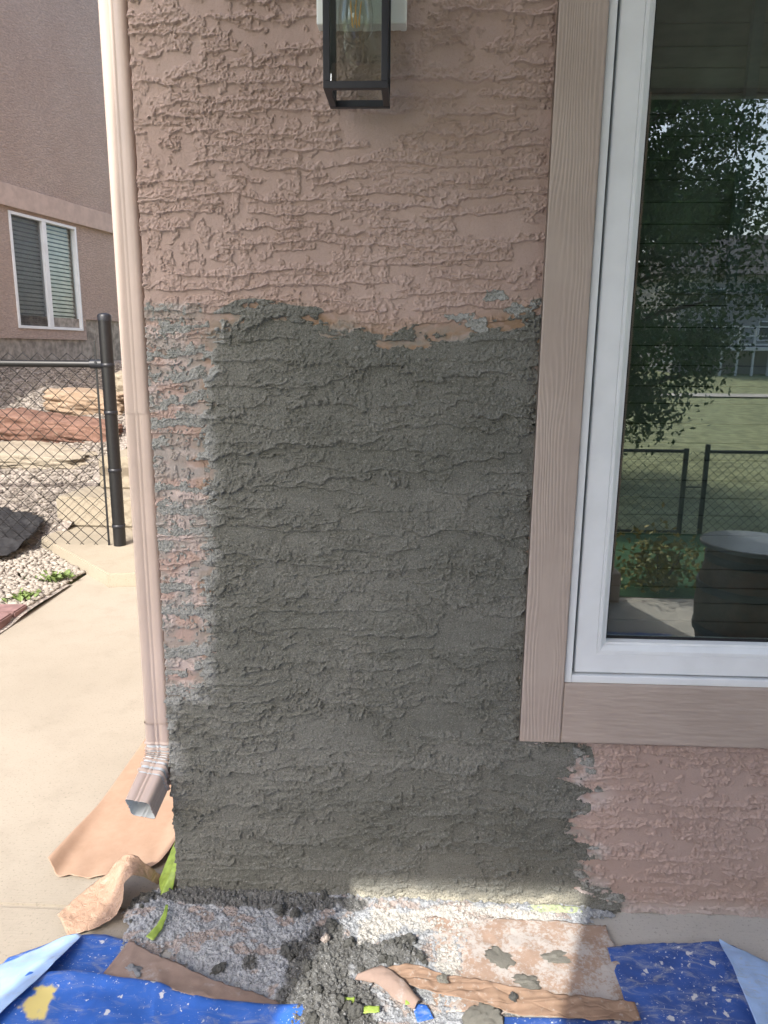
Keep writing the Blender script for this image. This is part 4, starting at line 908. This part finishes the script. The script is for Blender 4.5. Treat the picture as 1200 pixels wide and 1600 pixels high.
for s_ in (0, 1.1): b.tube([(17.4, -43.5-s_, 1.9), (14.6, -43.5-s_, .3)], .06, 6)
b.build('deck', M['far_trim'], fh)
for x_ in (18.2, 21.5, 24.4):
    for zz_ in (2.1, 4.0):
        b = MB(); b.box(x_, x_+1.2, -45.99, -45.95, zz_, zz_+1.2); w_ = b.build('window', M['far_trim'], fh); b = MB(); b.box(x_+.08, x_+1.12, -45.945, -45.93, zz_+.08, zz_+1.12); b.build('pane', M['far_glass'], w_)
# patio furniture
br_ = thing('barrel_table', 'small oak barrel table with a round grey glass top on the patio', 'table')
bx, by = 1.93, -1.38
b = MB(); b.lathe([(.155, .0), (.17, .02), (.195, .15), (.205, .26), (.195, .37), (.17, .50), (.165, .51)], (bx, by, 0), 32); b.build('barrel', M['barrel'], br_)
b = MB()
for z_, r_ in ((.05, .178), (.17, .2005), (.35, .2000), (.47, .1775)): b.lathe([(r_, z_-.016), (r_+.004, z_-.015), (r_+.004, z_+.015), (r_, z_+.016)], (bx, by, 0), 32)
b.build('hoop', M['hoop'], br_)
b = MB(); b.lathe([(.20, .518), (.207, .522), (.207, .532), (.20, .536)], (bx, by, 0), 40); b.build('table_top', M['table_top'], br_)
ch = thing('patio_chair', 'dark wicker armchair with grey cushion beside the barrel table', 'chair')
cx_, cy_ = 2.40, -1.25
for sx in (-1, 1):
    for sy in (-1, 1):
        b = MB(); b.box(cx_+sx*.27-.025, cx_+sx*.27+.025, cy_+sy*.27-.025, cy_+sy*.27+.025, 0, .36 if sy > 0 else .36, .004); b.build('leg', M['wicker'], ch)
b = MB(); b.box(cx_-.3, cx_+.3, cy_-.3, cy_+.3, .361, .42, .01); b.build('seat', M['wicker'], ch)
b = MB(); b.box(cx_-.23, cx_+.23, cy_-.22, cy_+.27, .421, .52, .03); b.build('cushion', M['cushion'], ch)
b = MB(); b.box(cx_-.3, cx_+.3, cy_-.31, cy_-.24, .421, .92, .02); b.build('backrest', M['wicker'], ch)
for sx in (-1, 1):
    b = MB(); b.box(cx_+sx*.275-.03, cx_+sx*.275+.03, cy_-.235, cy_+.3, .60, .65, .015); b.box(cx_+sx*.275-.02, cx_+sx*.275+.02, cy_+.24, cy_+.29, .421, .5995, .004); b.build('armrest', M['wicker'], ch)
sh = thing('flowering_shrub', 'yellow green low shrub at the patio edge beside the lawn', 'shrub')
r = np.random.default_rng(9); nl = 900; P = np.array([1.93, -2.45, .10])+r.normal(size=(nl, 3))*np.array([.12, .08, .10]); P[:, 2] = np.abs(P[:, 2]+.02)
a1 = r.normal(size=(nl, 3)); a1 /= np.linalg.norm(a1, axis=1)[:, None]; a2 = np.cross(a1, r.normal(size=(nl, 3))); a2 /= np.linalg.norm(a2, axis=1)[:, None]
new_obj('foliage', np_mesh('foliage', np.stack([P-a1*.018, P+a2*.01, P+a1*.018, P-a2*.01], 1).reshape(-1, 3), np.arange(nl*4).reshape(-1, 4), None, False), sh, [M['shrub']])
b = MB()
for k in range(8): b.tube([(1.93, -2.45, -.05), (1.93+.12*math.cos(k), -2.45+.1*math.sin(k), .2)], .004, 5)
b.build('stem', M['bark'], sh)
